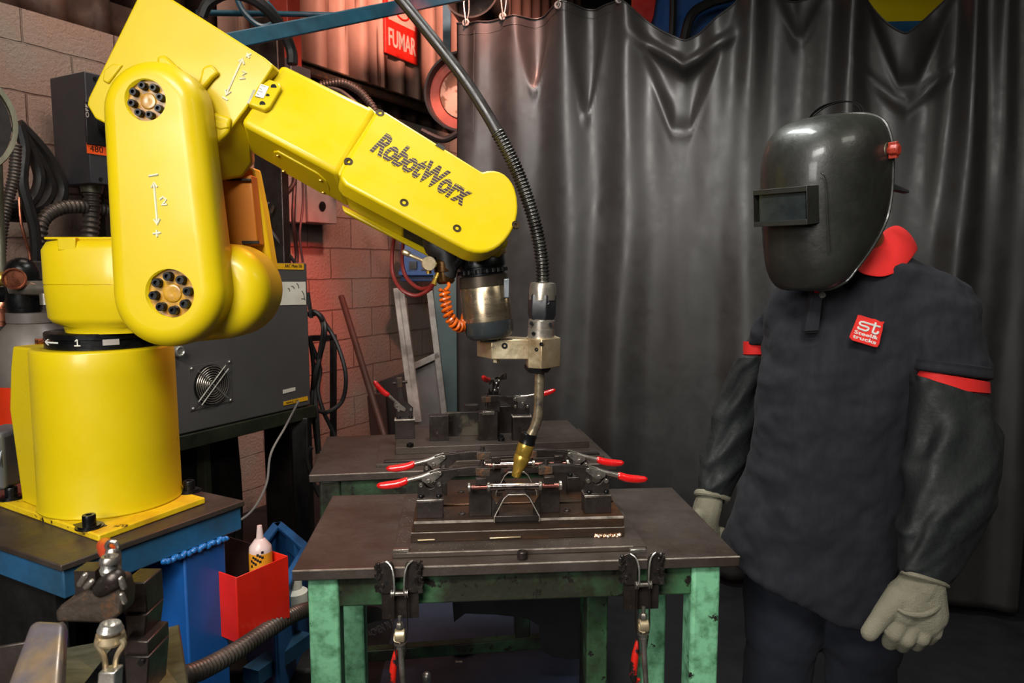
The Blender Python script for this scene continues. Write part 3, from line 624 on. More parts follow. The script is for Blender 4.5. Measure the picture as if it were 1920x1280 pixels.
# clutter under it
g = thing('hanging_rags', 'dark sheets and cables hanging under the robot controller', 'rags', K0+kx*.3-kn*.2-UP*.8)
for i in range(6):
    s_ = .2+.075*i; b = B(); rr = [[K0+kx*(s_+.04*math.cos(a)*(1+.3*math.sin(i+k)))-kn*(.3+.02*i+.03*math.sin(a))+UP*(-.06-.14*k) for a in [j*PI/5 for j in range(10)]] for k in range(5+i % 2)]
    b.loft(rr); b.make('cloth', mat('dark_rag', rgb(['2a1e1a', '1c1a18', '33221c', '201c1a'][i % 4]), .8, bump=.3, bscale=12), g)
hose('looping_wire', [V(560, 752, 2.9), V(535, 800, 2.9), V(508, 850, 2.8), V(500, 905, 2.7), V(478, 950, 2.5), V(450, 975, 2.4), V(405, 992, 2.2)], .0045, 'greylight', 'thin pale wire curving down from the controller to the blue robot stand', 'wire')
# cables hung on the controller's right side, black frame behind
g = thing('cable_rack', 'black square-tube frame standing right of the robot controller', 'frame', V(620, 860, 3.6))
for a_, c_ in (((625, 630), (625, 850)), ((580, 634), (630, 632))): b = B(); b.bar(V(a_[0], a_[1], 3.7), V(c_[0], c_[1], 3.7), .03, .035, (0, 1, 0)); b.make('tube', 'black', g, bevel=.003)
p = V(625, 850, 3.7); b = B(); b.box((p.x, p.y, p.z/2), (.035, .03, p.z)); b.make('tube', 'black', g)
g = thing('cable_bundle', 'black cables looped over a hook on the right side of the robot controller', 'cables', V(585, 600, 3.2))
for L_ in ([(578, 590), (590, 584), (604, 600), (606, 640), (592, 700), (582, 770), (578, 850), (585, 880)], [(580, 592), (594, 588), (606, 612), (600, 660), (590, 720), (594, 780), (598, 845)],
           [(582, 590), (600, 590), (610, 620), (598, 680), (586, 740), (580, 800), (576, 870), (590, 900)], [(582, 640), (600, 690), (596, 730), (606, 770), (625, 810), (640, 850)],
           [(604, 598), (630, 640), (648, 700), (642, 750), (615, 772), (592, 768)], [(580, 630), (588, 690), (584, 760), (590, 800), (596, 850)]):
    b = B(); b.tube([V(u, v, 3.22+.03*math.sin(u+v)) for u, v in L_], .010, 8); b.make('cable', 'rubber', g)
b = B(); b.bar(V(577, 548, 3.16), V(584, 596, 3.16), .012, .02, (0, 1, 0)); b.make('hook', 'blackox', g)
# pale post and red post low behind the stand
b = B(); p = V(350, 860, 3.0); b.box((p.x, p.y, .36), (.18, .06, .72)); tag(b.make('pale_block', mat('pale_green_plaster', rgb('73785f'), .8, 0, rgb('5c5f4c'), 6), bevel=.004), 'pale green-grey block in the gap below the controller', 'block')
hose('floor_cable', [V(600, 930, 3.0), V(588, 905, 3.0), V(576, 860, 3.0), V(584, 838, 3.0)], .01, 'rubber', 'black cable end curling down beside the rear worktable', 'cable')
# ================================================================== blue robot stand
ZT = .87
SA = PZ(114, 1060, ZT); SBp = PZ(459, 938, ZT); SL = PZ(0, 1011, ZT)
e1 = (SBp-SA).normalized(); e2 = Vector((-e1.y, e1.x, 0)); w1 = (SBp-SA).length; w2 = .62
def S(a, c, z): return SA+e1*a+e2*c+Vector((0, 0, z-ZT))
g = thing('robot_stand', 'blue welded steel stand with dark plate top carrying the yellow robot', 'stand', S(w1/2, w2/2, ZT)-Vector((0, 0, ZT)))
b = B(); b.prism([S(0, 0, ZT), S(w1, 0, ZT), S(w1, w2, ZT), S(0, w2, ZT)], (0, 0, -.012)); b.make('top_plate', 'tabletop', g, bevel=.002)
b = B(); i_ = .006; b.prism([S(i_, i_, ZT-.012), S(w1-i_, i_, ZT-.012), S(w1-i_, w2-i_, ZT-.012), S(i_, w2-i_, ZT-.012)], (0, 0, -.055)); b.make('apron', 'bluegrime', g, bevel=.003)
b = B(); b.prism([S(.25, .004, ZT-.067), S(w1-.055, .004, ZT-.067), S(w1-.055, w2-.2, ZT-.067), S(.25, w2-.2, ZT-.067)], (0, 0, -(ZT-.067))); b.make('column', 'blue', g, bevel=.004)
P_, R_ = [], []
for k in range(260):
    t = k/259; a = .2+(w1-.052-.2)*t; P_.append(S(a, .001+.0015*math.sin(k*.31), ZT-.070+.0018*math.sin(k*.17))); R_.append(.0055+.0011*abs(math.sin(k*.28)))
b = B(); b.tube(P_, R_, 10, smooth=False); b.make('weld_bead', 'weldblue', g, angle=180)
b = B(); b.prism([S(-.02, w2-.1, ZT-.067), S(w1, w2-.1, ZT-.067), S(w1, w2-.08, ZT-.067), S(-.02, w2-.08, ZT-.067)], (0, 0, -.7)); b.make('shade_panel', 'black', g)  # black sheet added to darken the shaded hollow under the stand
b = B(); b.prism([S(.03, .08, ZT-.067), S(.05, .08, ZT-.067), S(.05, w2-.1, ZT-.067), S(.03, w2-.1, ZT-.067)], (0, 0, -.7)); b.make('shade_panel', 'black', g)  # second black sheet for the same painted shade
b = B(); b.bar(S(-.25, .10, .50), S(.2, .06, .44), .05, .16); b.make('floor_brace', 'blue', g, bevel=.004)
# ================================================================== robot
rb = thing('welding_robot', 'yellow six-axis welding robot arm with RobotWorx lettering on the blue stand', 'robot', (-.85, 1.5, ZT))
def pz(l, z): return [PZ(u, v, z) for u, v in l]
# base plate
ZB = .885
BA, BR_, BL = PZ(185, 1003, ZB), PZ(385, 932, ZB), PZ(-2, 938, ZB); f1 = (BR_-BA); f2 = (BL-BA)
b = B(); q = [BA, BA+f1, BA+f1+f2, BA+f2]; b.prism([p for p in q], (0, 0, -.0145)); b.make('base_plate', 'yellow_worn', rb, bevel=.003)
bc = BA+(f1+f2)/2
for i, p in enumerate((PZ(168, 988, ZB), PZ(22, 934, ZB), PZ(355, 921, ZB), BA+f1*.86+f2*.88)):
    b = B(); b.cyl(p, p+UP*.003, .026); b.cyl(p+UP*.003, p+UP*.006, .021)
    b.lathe(p+UP*.006, p+UP*.026, [(0, .0125), (.9, .0125), (1, .0115), (1, .006), (.6, .006)], 20); b.make('anchor_bolt', 'blackox', rb)
b = B(); p = PZ(168, 990, ZB); b.prism([p+f1*-.07+f2*-.02+UP*.0005, p+f1*.1+f2*-.05+UP*.0005, p+f1*.12+f2*.1+UP*.0005, p+f1*-.03+f2*.12+UP*.0005], (0, 0, .001)); b.make('machined_pad', 'darksteel', rb)
# pedestal: round front running into a flat sided block towards the back left
PC = Vector((-.893, 1.566, 0)); pu1 = f1.normalized(); pu2 = Vector((-pu1.y, pu1.x, 0))
def ped(z, R, L=.168, hw=.101):
    a0 = math.atan2(-pu1.y, -pu1.x)-.72; pts = [PC+Vector((R*math.cos(a), R*math.sin(a), z)) for a in [a0+.02+i*(PI+1.4)/34 for i in range(35)]]
    return pts+[PC+pu2*(L-.012)+pu1*hw+UP*z, PC+pu2*L+pu1*(hw-.012)+UP*z, PC+pu2*L-pu1*(hw-.006)+UP*z, PC+pu2*(L-.006)-pu1*hw+UP*z]
b = B(); b.loft([ped(.885, .146, .166), ped(.897, .1415, .165), ped(1.0, .141, .176), ped(1.09, .1405, .186), ped(1.18, .140, .172), ped(1.224, .1395, .160), ped(1.2295, .137, .158)])
b.make('pedestal', 'yellow', rb, bevel=.004)
n_ = -pu1; p = PL(110, 793, PC-pu1*.104, pu1)+n_*-.002
b = B(); b.lathe(p+n_*.0, p+n_*.012, [(0, .0135), (1, .0135), (1, .0095), (0, .0095)], 24, False); b.make('plug_rim', 'yellow', rb)
b = B(); b.lathe(p-n_*.002, p+n_*.006, [(0, .0095), (1, .0095), (1, .005), (.2, .004)], 18); b.make('plug', 'blackox', rb)
# connector block at the far left of the pedestal
b = B(); b.box(V(8, 855, 1.60), (.07, .11, .13)); b.make('connector_housing', 'cast', rb, bevel=.012, seg=3)
b = B(); c = V(34, 850, 1.60); b.lathe(c, c+Vector((-.022, 0, 0)), [(0, .055), (1, .06)], 24)
for k in range(6): a = k*PI/3; b.sph(c+Vector((-.012, math.cos(a)*.045-.02, math.sin(a)*.05)), .012, seg=8)
b.make('connector_flange', 'cast', rb)
# turntable ring
RC = Vector((-.889, 1.566, 0)); DZ = -.0145
b = B(); b.lathe(RC+UP*1.2295, RC+UP*1.2635, [(0, .112), (.03, .114), (.42, .114), (.46, .1105), (.6, .1105), (.64, .114), (.96, .114), (1, .112)], 64); b.make('turntable_ring', 'blackox', rb)
def ringp(ang, z, off=.0007): return RC+Vector((math.cos(ang)*(.1145+off), math.sin(ang)*(.1145+off), z+DZ))
def arcstroke(bb, a0, a1, z, w_=.002):
    bb.loft([[ringp(a0+(a1-a0)*k/14, z-w_), ringp(a0+(a1-a0)*k/14, z-w_, .0016), ringp(a0+(a1-a0)*k/14, z+w_, .0016), ringp(a0+(a1-a0)*k/14, z+w_)] for k in range(15)])
r_ = math.radians
b = B(); arcstroke(b, r_(-128), r_(-107), 1.2605, .0016)
b.tube([ringp(r_(-123), 1.266), ringp(r_(-129), 1.2605), ringp(r_(-123), 1.255)], .0014, 5); b.make('direction_arrow', 'whitewrite', rb)
b = B(); b.tube([ringp(r_(-88), 1.264), ringp(r_(-86), 1.267), ringp(r_(-86), 1.255)], .0014, 5); b.tube([ringp(r_(-89), 1.255), ringp(r_(-83), 1.255)], .0014, 5, smooth=False); b.make('axis_number', 'whitewrite', rb)
b = B(); c = ringp(r_(-134), 1.2605, .0); b.cyl(c, c+Vector((-.008, -.01, 0)), .005); c = ringp(r_(-140), 1.2605, .0); b.cyl(c, c+Vector((-.01, -.01, 0)), .006); b.make('stop_pin', 'copper', rb)
b = B(); arcstroke(b, r_(-63), r_(-48), 1.2605, .006); b.make('silver_label', 'greylight', rb)
# rotating column
def sq(cx, cy, z, rx, ry, n=3.2, N_=48):
    return [Vector((cx+rx*math.copysign(abs(math.cos(a))**(2/n), math.cos(a)), cy+ry*math.copysign(abs(math.sin(a))**(2/n), math.sin(a)), z)) for a in [k*2*PI/N_ for k in range(N_)]]
b = B(); cx, cy = -.853, 1.566
b.loft([sq(cx, cy, z, rx, ry, n) for z, rx, ry, n in ((1.263, .103, .103, 2.1), (1.276, .104, .104, 2.2), (1.285, .118, .114, 2.6), (1.296, .122, .118, 3), (1.362, .124, .12, 3.2), (1.3625, .1225, .1185, 3.2), (1.364, .1225, .1185, 3.2), (1.3645, .124, .12, 3.2), (1.434, .124, .12, 3.2), (1.450, .117, .113, 3), (1.456, .10, .096, 3))])
b.make('rotating_column', 'yellow', rb, angle=50)
b = B(); b.box((cx-.01, cy-.02, 1.4575), (.17, .15, .005)); b.box((cx-.035, cy-.112, 1.445), (.036, .014, .026)); b.make('column_lid', 'yellow', rb, bevel=.002)
# J2 casting behind the lower arm
oj = None
def prismy(px, d, y0, y1, nm, m, bev, seg=4, par=rb, **k):
    b = B(); b.prism([Vector((p.x, y0, p.z)) for p in VS([(u, v, d) for u, v in px])], (0, y1-y0, 0)); return b.make(nm, m, par, bevel=bev, seg=seg, **k)
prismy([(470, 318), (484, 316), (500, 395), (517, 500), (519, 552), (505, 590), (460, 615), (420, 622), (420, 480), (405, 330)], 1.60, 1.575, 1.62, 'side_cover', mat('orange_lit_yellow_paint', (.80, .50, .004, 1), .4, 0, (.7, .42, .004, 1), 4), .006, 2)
prismy([(405, 342), (462, 336), (478, 330), (492, 460), (420, 466)], 1.56, 1.535, 1.575, 'cable_cover', 'amber', .003, 2)
b = B(); b.box(V(470, 454, 1.53), (.035, .006, .006)); b.box(V(448, 337, 1.53), (.05, .006, .004)); b.make('cable_clip', 'black', rb)
# lower arm with two recessed bolt circles
def hull(c1, r1, c2, r2, n=28):
    a = math.atan2(c2[1]-c1[1], c2[0]-c1[0]); L_ = math.hypot(c2[0]-c1[0], c2[1]-c1[1]); be = math.acos((r1-r2)/L_)
    P = [(c1[0]+r1*math.cos(a+be+(2*PI-2*be)*k/n), c1[1]+r1*math.sin(a+be+(2*PI-2*be)*k/n)) for k in range(n+1)]
    return P+[(c2[0]+r2*math.cos(a-be+2*be*k/n), c2[1]+r2*math.sin(a-be+2*be*k/n)) for k in range(n+1)]
prismy(hull((330, 545), 97, (427, 545), 88), 1.47, 1.405, 1.56, 'shoulder_casting', 'yellow', .045, 7, angle=60)
ARM_D = 1.37; ARM_Y = 1.335
def arm_ring(ins, y): return [Vector((q_.x, y, q_.z)) for q_ in VS([(u, v, ARM_D) for u, v in hull((292, 208), 91-ins, (322, 546), 103-ins)])]
cT = V(272, 187, ARM_Y); cB = V(318, 550, ARM_Y); rT = (V(311, 187, ARM_Y)-cT).length; rB = (V(364, 550, ARM_Y)-cB).length
b = B(); FR_ = .034; ppm = 1350/1.37
rg = [arm_ring(FR_*ppm*(1-math.sin(t)), ARM_Y+FR_*(1-math.cos(t))) for t in [k*PI/2/8 for k in range(8, -1, -1)]][::-1]
b.loft([arm_ring(FR_*ppm*.25, ARM_Y+.085), arm_ring(0, ARM_Y+.078)]+rg[::-1], caps=False)
bm_ = b.bm; tmp = B(); tmp.holes(rg[0], [circ(cT, rT, 36), circ(cB, rB, 36)], (0, .001, 0), 0, 0, 0, .016)
for f_ in list(tmp.bm.faces):
    if any(ARM_Y+.0005 < v_.co.y < ARM_Y+.0015 for v_ in f_.verts): tmp.bm.faces.remove(f_)
for v_ in [v_ for v_ in tmp.bm.verts if not v_.link_faces]: tmp.bm.verts.remove(v_)
me_ = bpy.data.meshes.new('t'); tmp.bm.to_mesh(me_); b.bm.from_mesh(me_); bpy.data.meshes.remove(me_); tmp.bm.free()
arm_o = b.make('swing_arm', 'yellow', rb, angle=180)
for f_ in arm_o.data.polygons:
    if abs(f_.normal.y) > .999: f_.use_smooth = False
for c, R, rbolt, ph in ((cT, rT*.985, 19.5, .2), (cB, rB*.985, 22, .12)):
    b = B(); c2 = c+Vector((0, .0155, 0)); b.lathe(c2, c2+Vector((0, -.003, 0)), [(0, R), (1, R), (1, R*.40), (1.8, R*.36), (2.0, R*.28), (1.7, R*.1)], 36); fl = b.make('joint_flange', 'ochre', rb)
    for k in range(8):
        a = ph+k*PI/4; p = c2+Vector((math.cos(a)*R*.71, -.003, math.sin(a)*R*.71)); rr = R*.185
        b = B(); b.lathe(p, p+Vector((0, -.013, 0)), [(0, rr*1.08), (.15, rr), (.9, rr), (1, rr*.93), (1, rr*.52), (.5, rr*.50), (.5, .001)], 16); b.make('socket_bolt', 'blackox', fl)
# marker writing on the lower arm
def stroke(bb, pts, d, r=.0021): bb.tube([V(u, v, d) for u, v in pts], r, 5, smooth=False)
b = B(); dd = ARM_Y-.0004
stroke(b, [(279, 330), (297, 327)], dd); stroke(b, [(289, 345), (295, 418)], dd); stroke(b, [(284, 352), (289, 342), (295, 351)], dd, .0022); stroke(b, [(289, 411), (295, 421), (300, 410)], dd, .0022)
stroke(b, [(294, 431), (295, 444)], dd); stroke(b, [(287, 438), (302, 436)], dd); stroke(b, [(300, 374), (306, 369), (312, 374), (308, 380), (303, 384), (314, 383)], dd); b.make('axis_marking', 'greywrite', rb)
# elbow housing
EY = 1.43
pe = [(163, 197), (165, 184), (262, -14), (275, -25), (290, -22), (496, 108), (510, 120), (512, 127), (462, 203), (410, 271), (396, 274), (385, 262), (330, 262), (210, 238), (178, 222)]
prismy(pe, EY, EY, 1.60, 'elbow_housing', 'yellow', .007, 3)
b = B(); b.loft([VS([(404, 268, EY+.005), (450, 219, EY+.005), (470, 262, EY+.06), (474, 305, EY+.09), (455, 332, EY+.09), (405, 340, EY+.05), (398, 300, EY+.01)]), VS([(404, 268, 1.59), (450, 219, 1.59), (475, 262, 1.6), (478, 305, 1.6), (455, 332, 1.6), (405, 340, 1.59), (398, 300, 1.59)])]); b.make('elbow_shell', 'yellow', rb, bevel=.006, seg=3)
# ribs and bosses of the casting beside the arm
def relief(px, y, h, nm, bev=.006, m='yellow'):
    b = B(); b.prism([Vector((p.x, y-h, p.z)) for p in VS([(u, v, y) for u, v in px])], (0, h+.002, 0)); return b.make(nm, m, rb, bevel=bev, seg=3)
relief([(298, 108), (312, 105), (322, 114), (332, 124), (340, 128), (340, 140), (300, 128)], EY, .012, 'cast_boss')
relief([(384, 128), (400, 122), (414, 140), (402, 150), (384, 172), (374, 168)], EY, .012, 'cast_rib')
relief([(380, 215), (404, 212), (436, 222), (432, 250), (408, 273), (386, 268)], EY, .01, 'cast_web', .012)
relief([(404, 226), (426, 228), (430, 240), (414, 244), (402, 238)], EY-.008, .004, 'cast_pocket', .003)
b = B(); p = V(389, 226, EY-.006); b.lathe(p, p+Vector((0, -.012, 0)), [(0, .008), (1, .008), (1, .004), (.2, .004)], 14); b.make('brass_plug', 'brass', rb)
relief([(196, 133), (212, 120), (232, 122), (205, 158), (194, 152)], EY, .004, 'cast_lug', .003)
b = B(); dd = EY-.0004
stroke(b, [(417, 182), (427, 188)], dd); stroke(b, [(424, 178), (440, 142), (454, 112)], dd); stroke(b, [(423, 168), (424, 179), (433, 172)], dd, .0022); stroke(b, [(448, 115), (455, 110), (458, 121)], dd, .0022)
stroke(b, [(461, 107), (471, 101)], dd); stroke(b, [(463, 100), (468, 109)], dd); stroke(b, [(455, 133), (462, 137), (455, 141), (460, 147), (450, 148)], dd); b.make('axis_marking', 'greywrite', rb)
# forearm: turned a little about its own axis so that its underside shows
b = B(); b.loft([VS([(527, 118, 1.475), (450, 229, 1.40), (467, 286, 1.50), (560, 175, 1.60)]), VS([(704, 205, 1.495), (634, 326, 1.41), (655, 392, 1.515), (735, 262, 1.62)])]); b.make('forearm', 'yellow', rb, bevel=.011, seg=3)
b = B(); b.loft([VS([(690, 196, 1.50), (632, 326, 1.412), (654, 391, 1.515), (730, 262, 1.62)]), VS([(840, 330, 1.52), (757, 400, 1.44), (756, 448, 1.53), (860, 370, 1.62)])]); b.make('forearm_middle', 'yellow', rb, bevel=.004)
b = B(); b.loft([VS([(640, 384, 1.512), (643, 394, 1.508), (648, 402, 1.512), (650, 388, 1.53)]), VS([(806, 470, 1.525), (808, 482, 1.52), (813, 486, 1.53), (818, 470, 1.55)])]); b.make('flange', 'yellow', rb, bevel=.002)
b = B(); b.loft([VS([(757, 410, 1.445), (757, 446, 1.525), (775, 440, 1.55), (775, 408, 1.48)]), VS([(806, 432, 1.455), (803, 466, 1.53), (812, 460, 1.56), (815, 430, 1.49)])]); b.make('cable_opening', 'inside', rb)  # dark block stands for the shade inside the opening
b = B(); b.loft([VS([(797, 432, 1.45), (812, 438, 1.45), (818, 440, 1.5), (800, 432, 1.5)]), VS([(802, 474, 1.52), (812, 484, 1.52), (828, 484, 1.55), (806, 474, 1.55)])]); b.make('strut', 'ochre', rb, bevel=.002)
# front casing: a thick plate with rounded end, tilted back at its top
P0, P1, P2 = V(706, 207, 1.475), V(647, 321, 1.385), V(931, 466, 1.415); nf = (P1-P0).cross(P2-P0).normalized(); nf = -nf if nf.y > 0 else nf
def FP(u, v, off=0): return PL(u, v, P0+nf*off, nf)
fo = [(703, 212), (712, 206), (724, 208), (904, 321), (914, 318.5), (925, 318), (936, 320), (946, 325), (955, 333), (962, 343), (967, 355), (970.5, 369), (972, 385), (971.5, 398), (969, 411), (964, 425), (957, 438), (948, 450), (938, 459.5), (927, 466.5), (915, 471), (903, 472.5), (890, 471.5), (876, 467), (853, 455), (648, 345), (638, 332), (640, 320), (652, 300)]
b = B(); b.prism([FP(u, v, .0) for u, v in fo], -nf*.045); b.make('wrist_casing', 'yellow', rb, bevel=.014, seg=5, angle=60)
b = B(); b.prism([FP(u, v, -.035) for u, v in [(900, 322), (925, 318), (948, 325), (966, 348), (972, 385), (970, 408), (950, 440), (955, 452), (950, 463), (900, 466), (870, 458), (840, 440)]], -nf*.055); b.make('wrist_backing', 'yellow', rb, bevel=.01, seg=3)
for (u, v) in ((712, 214), (653, 305), (757, 382), (856, 430), (966, 423)):
    p = FP(u, v, -.004); b = B(); b.lathe(p, p+nf*.0046, [(0, .0085), (1, .0085), (1, .007), (.1, .0065)], 18, False); b.lathe(p-nf*.002, p+nf*.0042, [(0, .0068), (1, .0068), (1, .0035), (.5, .003)], 16); b.make('recessed_screw', mat('dark_recess', rgb('3a2a0c'), .4, .3), rb)
b = B(); b.prism([FP(u, v, .001) for u, v in [(816, 272), (822, 268), (835, 276), (832, 282)]], nf*-.02); b.make('edge_notch', 'inside', rb)
# lettering, set along the lower edge of the casing, leaning forward, cut by fine bands
lx = (FP(862, 374)-FP(700, 281)); ly = FP(735, 261)-FP(716, 300)
def band(N, L, tc, mix, ramp, c):
    d = N.new('ShaderNodeVectorMath'); d.operation = 'DOT_PRODUCT'; lyn = (ly-lx.normalized()*ly.dot(lx.normalized())).normalized(); d.inputs[1].default_value = lyn
    L.new(tc.outputs['Object'], d.inputs[0]); mm = N.new('ShaderNodeMath'); mm.operation = 'MULTIPLY'; mm.inputs[1].default_value = 1/.0068; L.new(d.outputs['Value'], mm.inputs[0])
    fr = N.new('ShaderNodeMath'); fr.operation = 'FRACT'; L.new(mm.outputs[0], fr.inputs[0])
    g_ = N.new('ShaderNodeMath'); g_.operation = 'GREATER_THAN'; g_.inputs[1].default_value = .86; L.new(fr.outputs[0], g_.inputs[0]); return mix(g_.outputs[0], c, (.57, .425, .003, 1))
M['decal_band'] = mat('banded_maroon_decal', rgb('2a0a18'), .5, 0, rgb('2a0a18'), extra=band)
text('RobotWorx', 'lettering', 'decal_band', rb, FP(692, 283, .0004), FP(858, 382, 0)-FP(692, 283, 0), ly, (FP(865, 384)-FP(692, 283)).length*1.03, (FP(722, 256)-FP(700, 290)).length*1.12, .0006, shear=.2, bold=.038)
# scale plate at the elbow end of the forearm
n1 = (V(450, 229, 1.40)-V(527, 118, 1.475)).cross(V(634, 326, 1.41)-V(527, 118, 1.475)).normalized(); n1 = -n1 if n1.y > 0 else n1; Q0 = V(527, 118, 1.475)
def GP(u, v, off=0): return PL(u, v, Q0+n1*off, n1)
b = B(); b.prism([GP(u, v, .011) for u, v in [(493, 143), (524, 155), (528, 164), (507, 200), (497, 206), (466, 194)]], -n1*.014); b.make('scale_bracket', 'yellow', rb, bevel=.003)
b = B(); b.prism([GP(u, v, .0125) for u, v in [(489, 157), (504, 162), (494, 184), (478, 180)]], -n1*.002); b.make('scale_label', 'white', rb)
b = B()
for k in range(5): t = k/4; b.tube([GP(489-11*t, 160+20*t, .0127), GP(489-11*t+(9 if k % 2 == 0 else 5), 160+20*t+3, .0127)], .0006, 4, smooth=False)
b.make('scale_marks', 'black', rb)
b = B()
for u, v, r in ((513, 163, .0055), (502, 179, .0035), (492, 195, .0055)): b.cyl(GP(u, v, .011), GP(u, v, .0118), r, seg=14)
b.make('bracket_holes', 'black', rb)
b = B(); b.prism(VS([(475, 167, EY-.002), (481, 170, EY-.002), (470, 196, EY-.002), (463, 193, EY-.002)]), (0, .01, 0)); b.make('pointer', 'galv', rb)
# maintenance cover on the underside of the forearm
U0, U1, U2 = V(450, 229, 1.40), V(467, 286, 1.50), V(634, 326, 1.41); nu = (U1-U0).cross(U2-U0).normalized(); nu = -nu if nu.z > 0 else nu
def UPp(u, v, off=0): return PL(u, v, U0+nu*off, nu)
b = B(); b.prism([UPp(u, v, .004) for u, v in [(512, 285), (520, 284), (596, 326), (612, 340), (618, 352), (620, 368), (604, 364), (530, 322), (515, 300)]], -nu*.006); b.make('maintenance_cover', 'yellow', rb, bevel=.002)
for u, v in ((521, 292), (601, 338), (606, 361), (532, 321)): b = B(); b.sph(UPp(u, v, .0055), .0045, (1, 1, .6), 10); b.make('cover_screw', 'brass', rb)
# wrist motor
wa, wb_ = V(899, 462, 1.535), V(919, 634, 1.535)
k_ = (V(943, 550, 1.535)-V(897, 550, 1.535)).length/46
b = B(); b.lathe(wa, wb_, [(0, 50*k_), (.09, 49*k_), (.115, 44*k_)], 40); b.make('wrist_collar', 'ochre', rb)
b = B(); b.lathe(wa, wb_, [(.10, 43*k_), (.12, 45*k_), (.22, 45*k_), (.225, 42*k_), (.245, 42*k_), (.25, 44*k_), (.285, 44*k_), (.29, 42*k_), (.33, 42*k_)], 40); b.make('wrist_flange', 'blackox', rb)
b = B()
ax_ = (wb_-wa).normalized(); a_, b_ = b.frame(ax_)
for k in range(24): t = k*2*PI/24; p = wa.lerp(wb_, .267)+(a_*math.cos(t)+b_*math.sin(t))*44*k_; b.cyl(p-ax_*.004, p+ax_*.004, .004, seg=8)
b.make('ring_bolts', 'black', rb)
b = B(); b.lathe(wa, wb_, [(.31, 42*k_), (.32, 46*k_), (.43, 46.5*k_), (.435, 45*k_)], 44); b.make('motor_ring', mat('dark_bronze_ring', rgb('4a4036'), .35, .7), rb)
b = B(); b.lathe(wa, wb_, [(.43, 45*k_), (.44, 46*k_), (.80, 46.5*k_), (.81, 45*k_)], 48); b.make('steel_band', mat('brushed_tan_steel', rgb('a09078'), .28, .9, rgb('8a7a64'), 3, stretch=(1, 1, 6)), rb)
b = B(); b.lathe(wa, wb_, [(.80, 45*k_), (.81, 47*k_), (.93, 46*k_), (.975, 42*k_), (1, 34*k_), (1.0, 20*k_), (1.03, 19*k_), (1.04, 10*k_)], 44); b.make('end_cup', mat('dark_grey_cup', rgb('34383a'), .28, .2, coat=.3), rb)
b = B(); b.box(V(950, 540, 1.50), (.012, .02, .04)); b.make('side_plate', 'cast', rb, bevel=.002)
# dark cable dress under the wrist
b = B(); b.tube([V(806, 428, 1.52), V(820, 458, 1.50), V(838, 478, 1.49), V(838, 520, 1.49)], [.02, .03, .024, .018], 12); b.make('cable_boot', 'rubber', rb)
b = B(); b.lathe(V(832, 486, 1.49), V(836, 532, 1.49), [(0, .018), (.1, .022), (.5, .022), (.52, .019), (.9, .019), (1, .014)], 20); b.make('cable_gland', mat('dark_oily_bronze', rgb('5a3d1e'), .25, .8), rb)
b = B(); b.tube([V(870, 470, 1.5), V(855, 490, 1.49), V(845, 500, 1.48)], .014, 10); b.make('side_cable', 'rubber', rb)
# air line, valve, coiled hose
def coil(pts, R, r, turns):
    P, _ = ribbed(pts, 1, .002, 0); n = len(P); a = None; out = []
    for i, p in enumerate(P):
        d = (P[min(i+1, n-1)]-P[max(i-1, 0)]).normalized(); a = d.orthogonal().normalized() if a is None else (a-d*a.dot(d)).normalized(); c = d.cross(a)
        t = i/(n-1)*turns*2*PI; out.append(p+(a*math.cos(t)+c*math.sin(t))*R)
    return out
g = thing('coiled_air_hose', 'orange coiled air hose hanging in a loop beside the wrist motor', 'hose', V(840, 560, 1.48))
b = B(); b.tube(coil([V(833, 542, 1.48), V(836, 570, 1.48), V(845, 598, 1.48), V(860, 612, 1.50), V(872, 606, 1.54), V(876, 590, 1.58)], .0095, .0032, 17), .0034, 7, smooth=False); b.make('coil', 'orangehose', g)
b = B(); b.tube([V(838, 524, 1.48), V(842, 536, 1.475), V(834, 544, 1.47)], .0036, 8); b.make('end', 'orangehose', g)
g = thing('gas_valve', 'small brass valve with round knob and lever left of the wrist motor', 'valve', V(803, 495, 1.47))
b = B(); c = V(803, 494, 1.47); b.lathe(c, c+Vector((.004, -.02, 0)), [(0, .0135), (.1, .0145), (.9, .0145), (1, .0135)], 28); b.make('knob', 'bronze', g)
b = B(); b.tube([V(797, 490, 1.468), V(775, 481, 1.465), V(762, 475, 1.465)], [.0035, .0042, .0035], 10); b.cap(V(765, 476, 1.465), V(759, 473, 1.465), .0062); b.make('lever', 'bronze', g)
b = B(); b.cyl(V(806, 494, 1.475), V(826, 496, 1.48), .006); b.cyl(V(804, 500, 1.475), V(804, 513, 1.475), .0055); b.tube([V(822, 510, 1.48), V(817, 522, 1.475), V(813, 534, 1.47)], [.006, .004, .006], 10); b.make('fitting', 'brass', g)
g = thing('red_gas_hose', 'dark red gas hose looping below the forearm to the brass valve', 'hose', V(760, 540, 1.5))
b = B(); b.tube([V(739, 446, 1.54), V(735, 480, 1.53), V(737, 515, 1.52), V(752, 542, 1.50), V(778, 554, 1.49), V(802, 545, 1.48), V(812, 533, 1.47)], .0042, 9); b.make('outer_loop', 'redhose', g)
b = B(); b.tube([V(756, 452, 1.56), V(754, 490, 1.55), V(762, 520, 1.54), V(785, 540, 1.52), V(806, 538, 1.50), V(815, 524, 1.48)], .0042, 9); b.make('inner_loop', 'redhose', g)
# ================================================================== torch
TD = 1.555
th = thing('welding_torch', 'robot welding torch with brass nozzle and black ribbed cable above the jig', 'torch', V(1020, 600, TD))
def P(u, v, d=TD): return V(u, v, d)
sc_ = (P(1050, 650)-P(1000, 650)).length/50
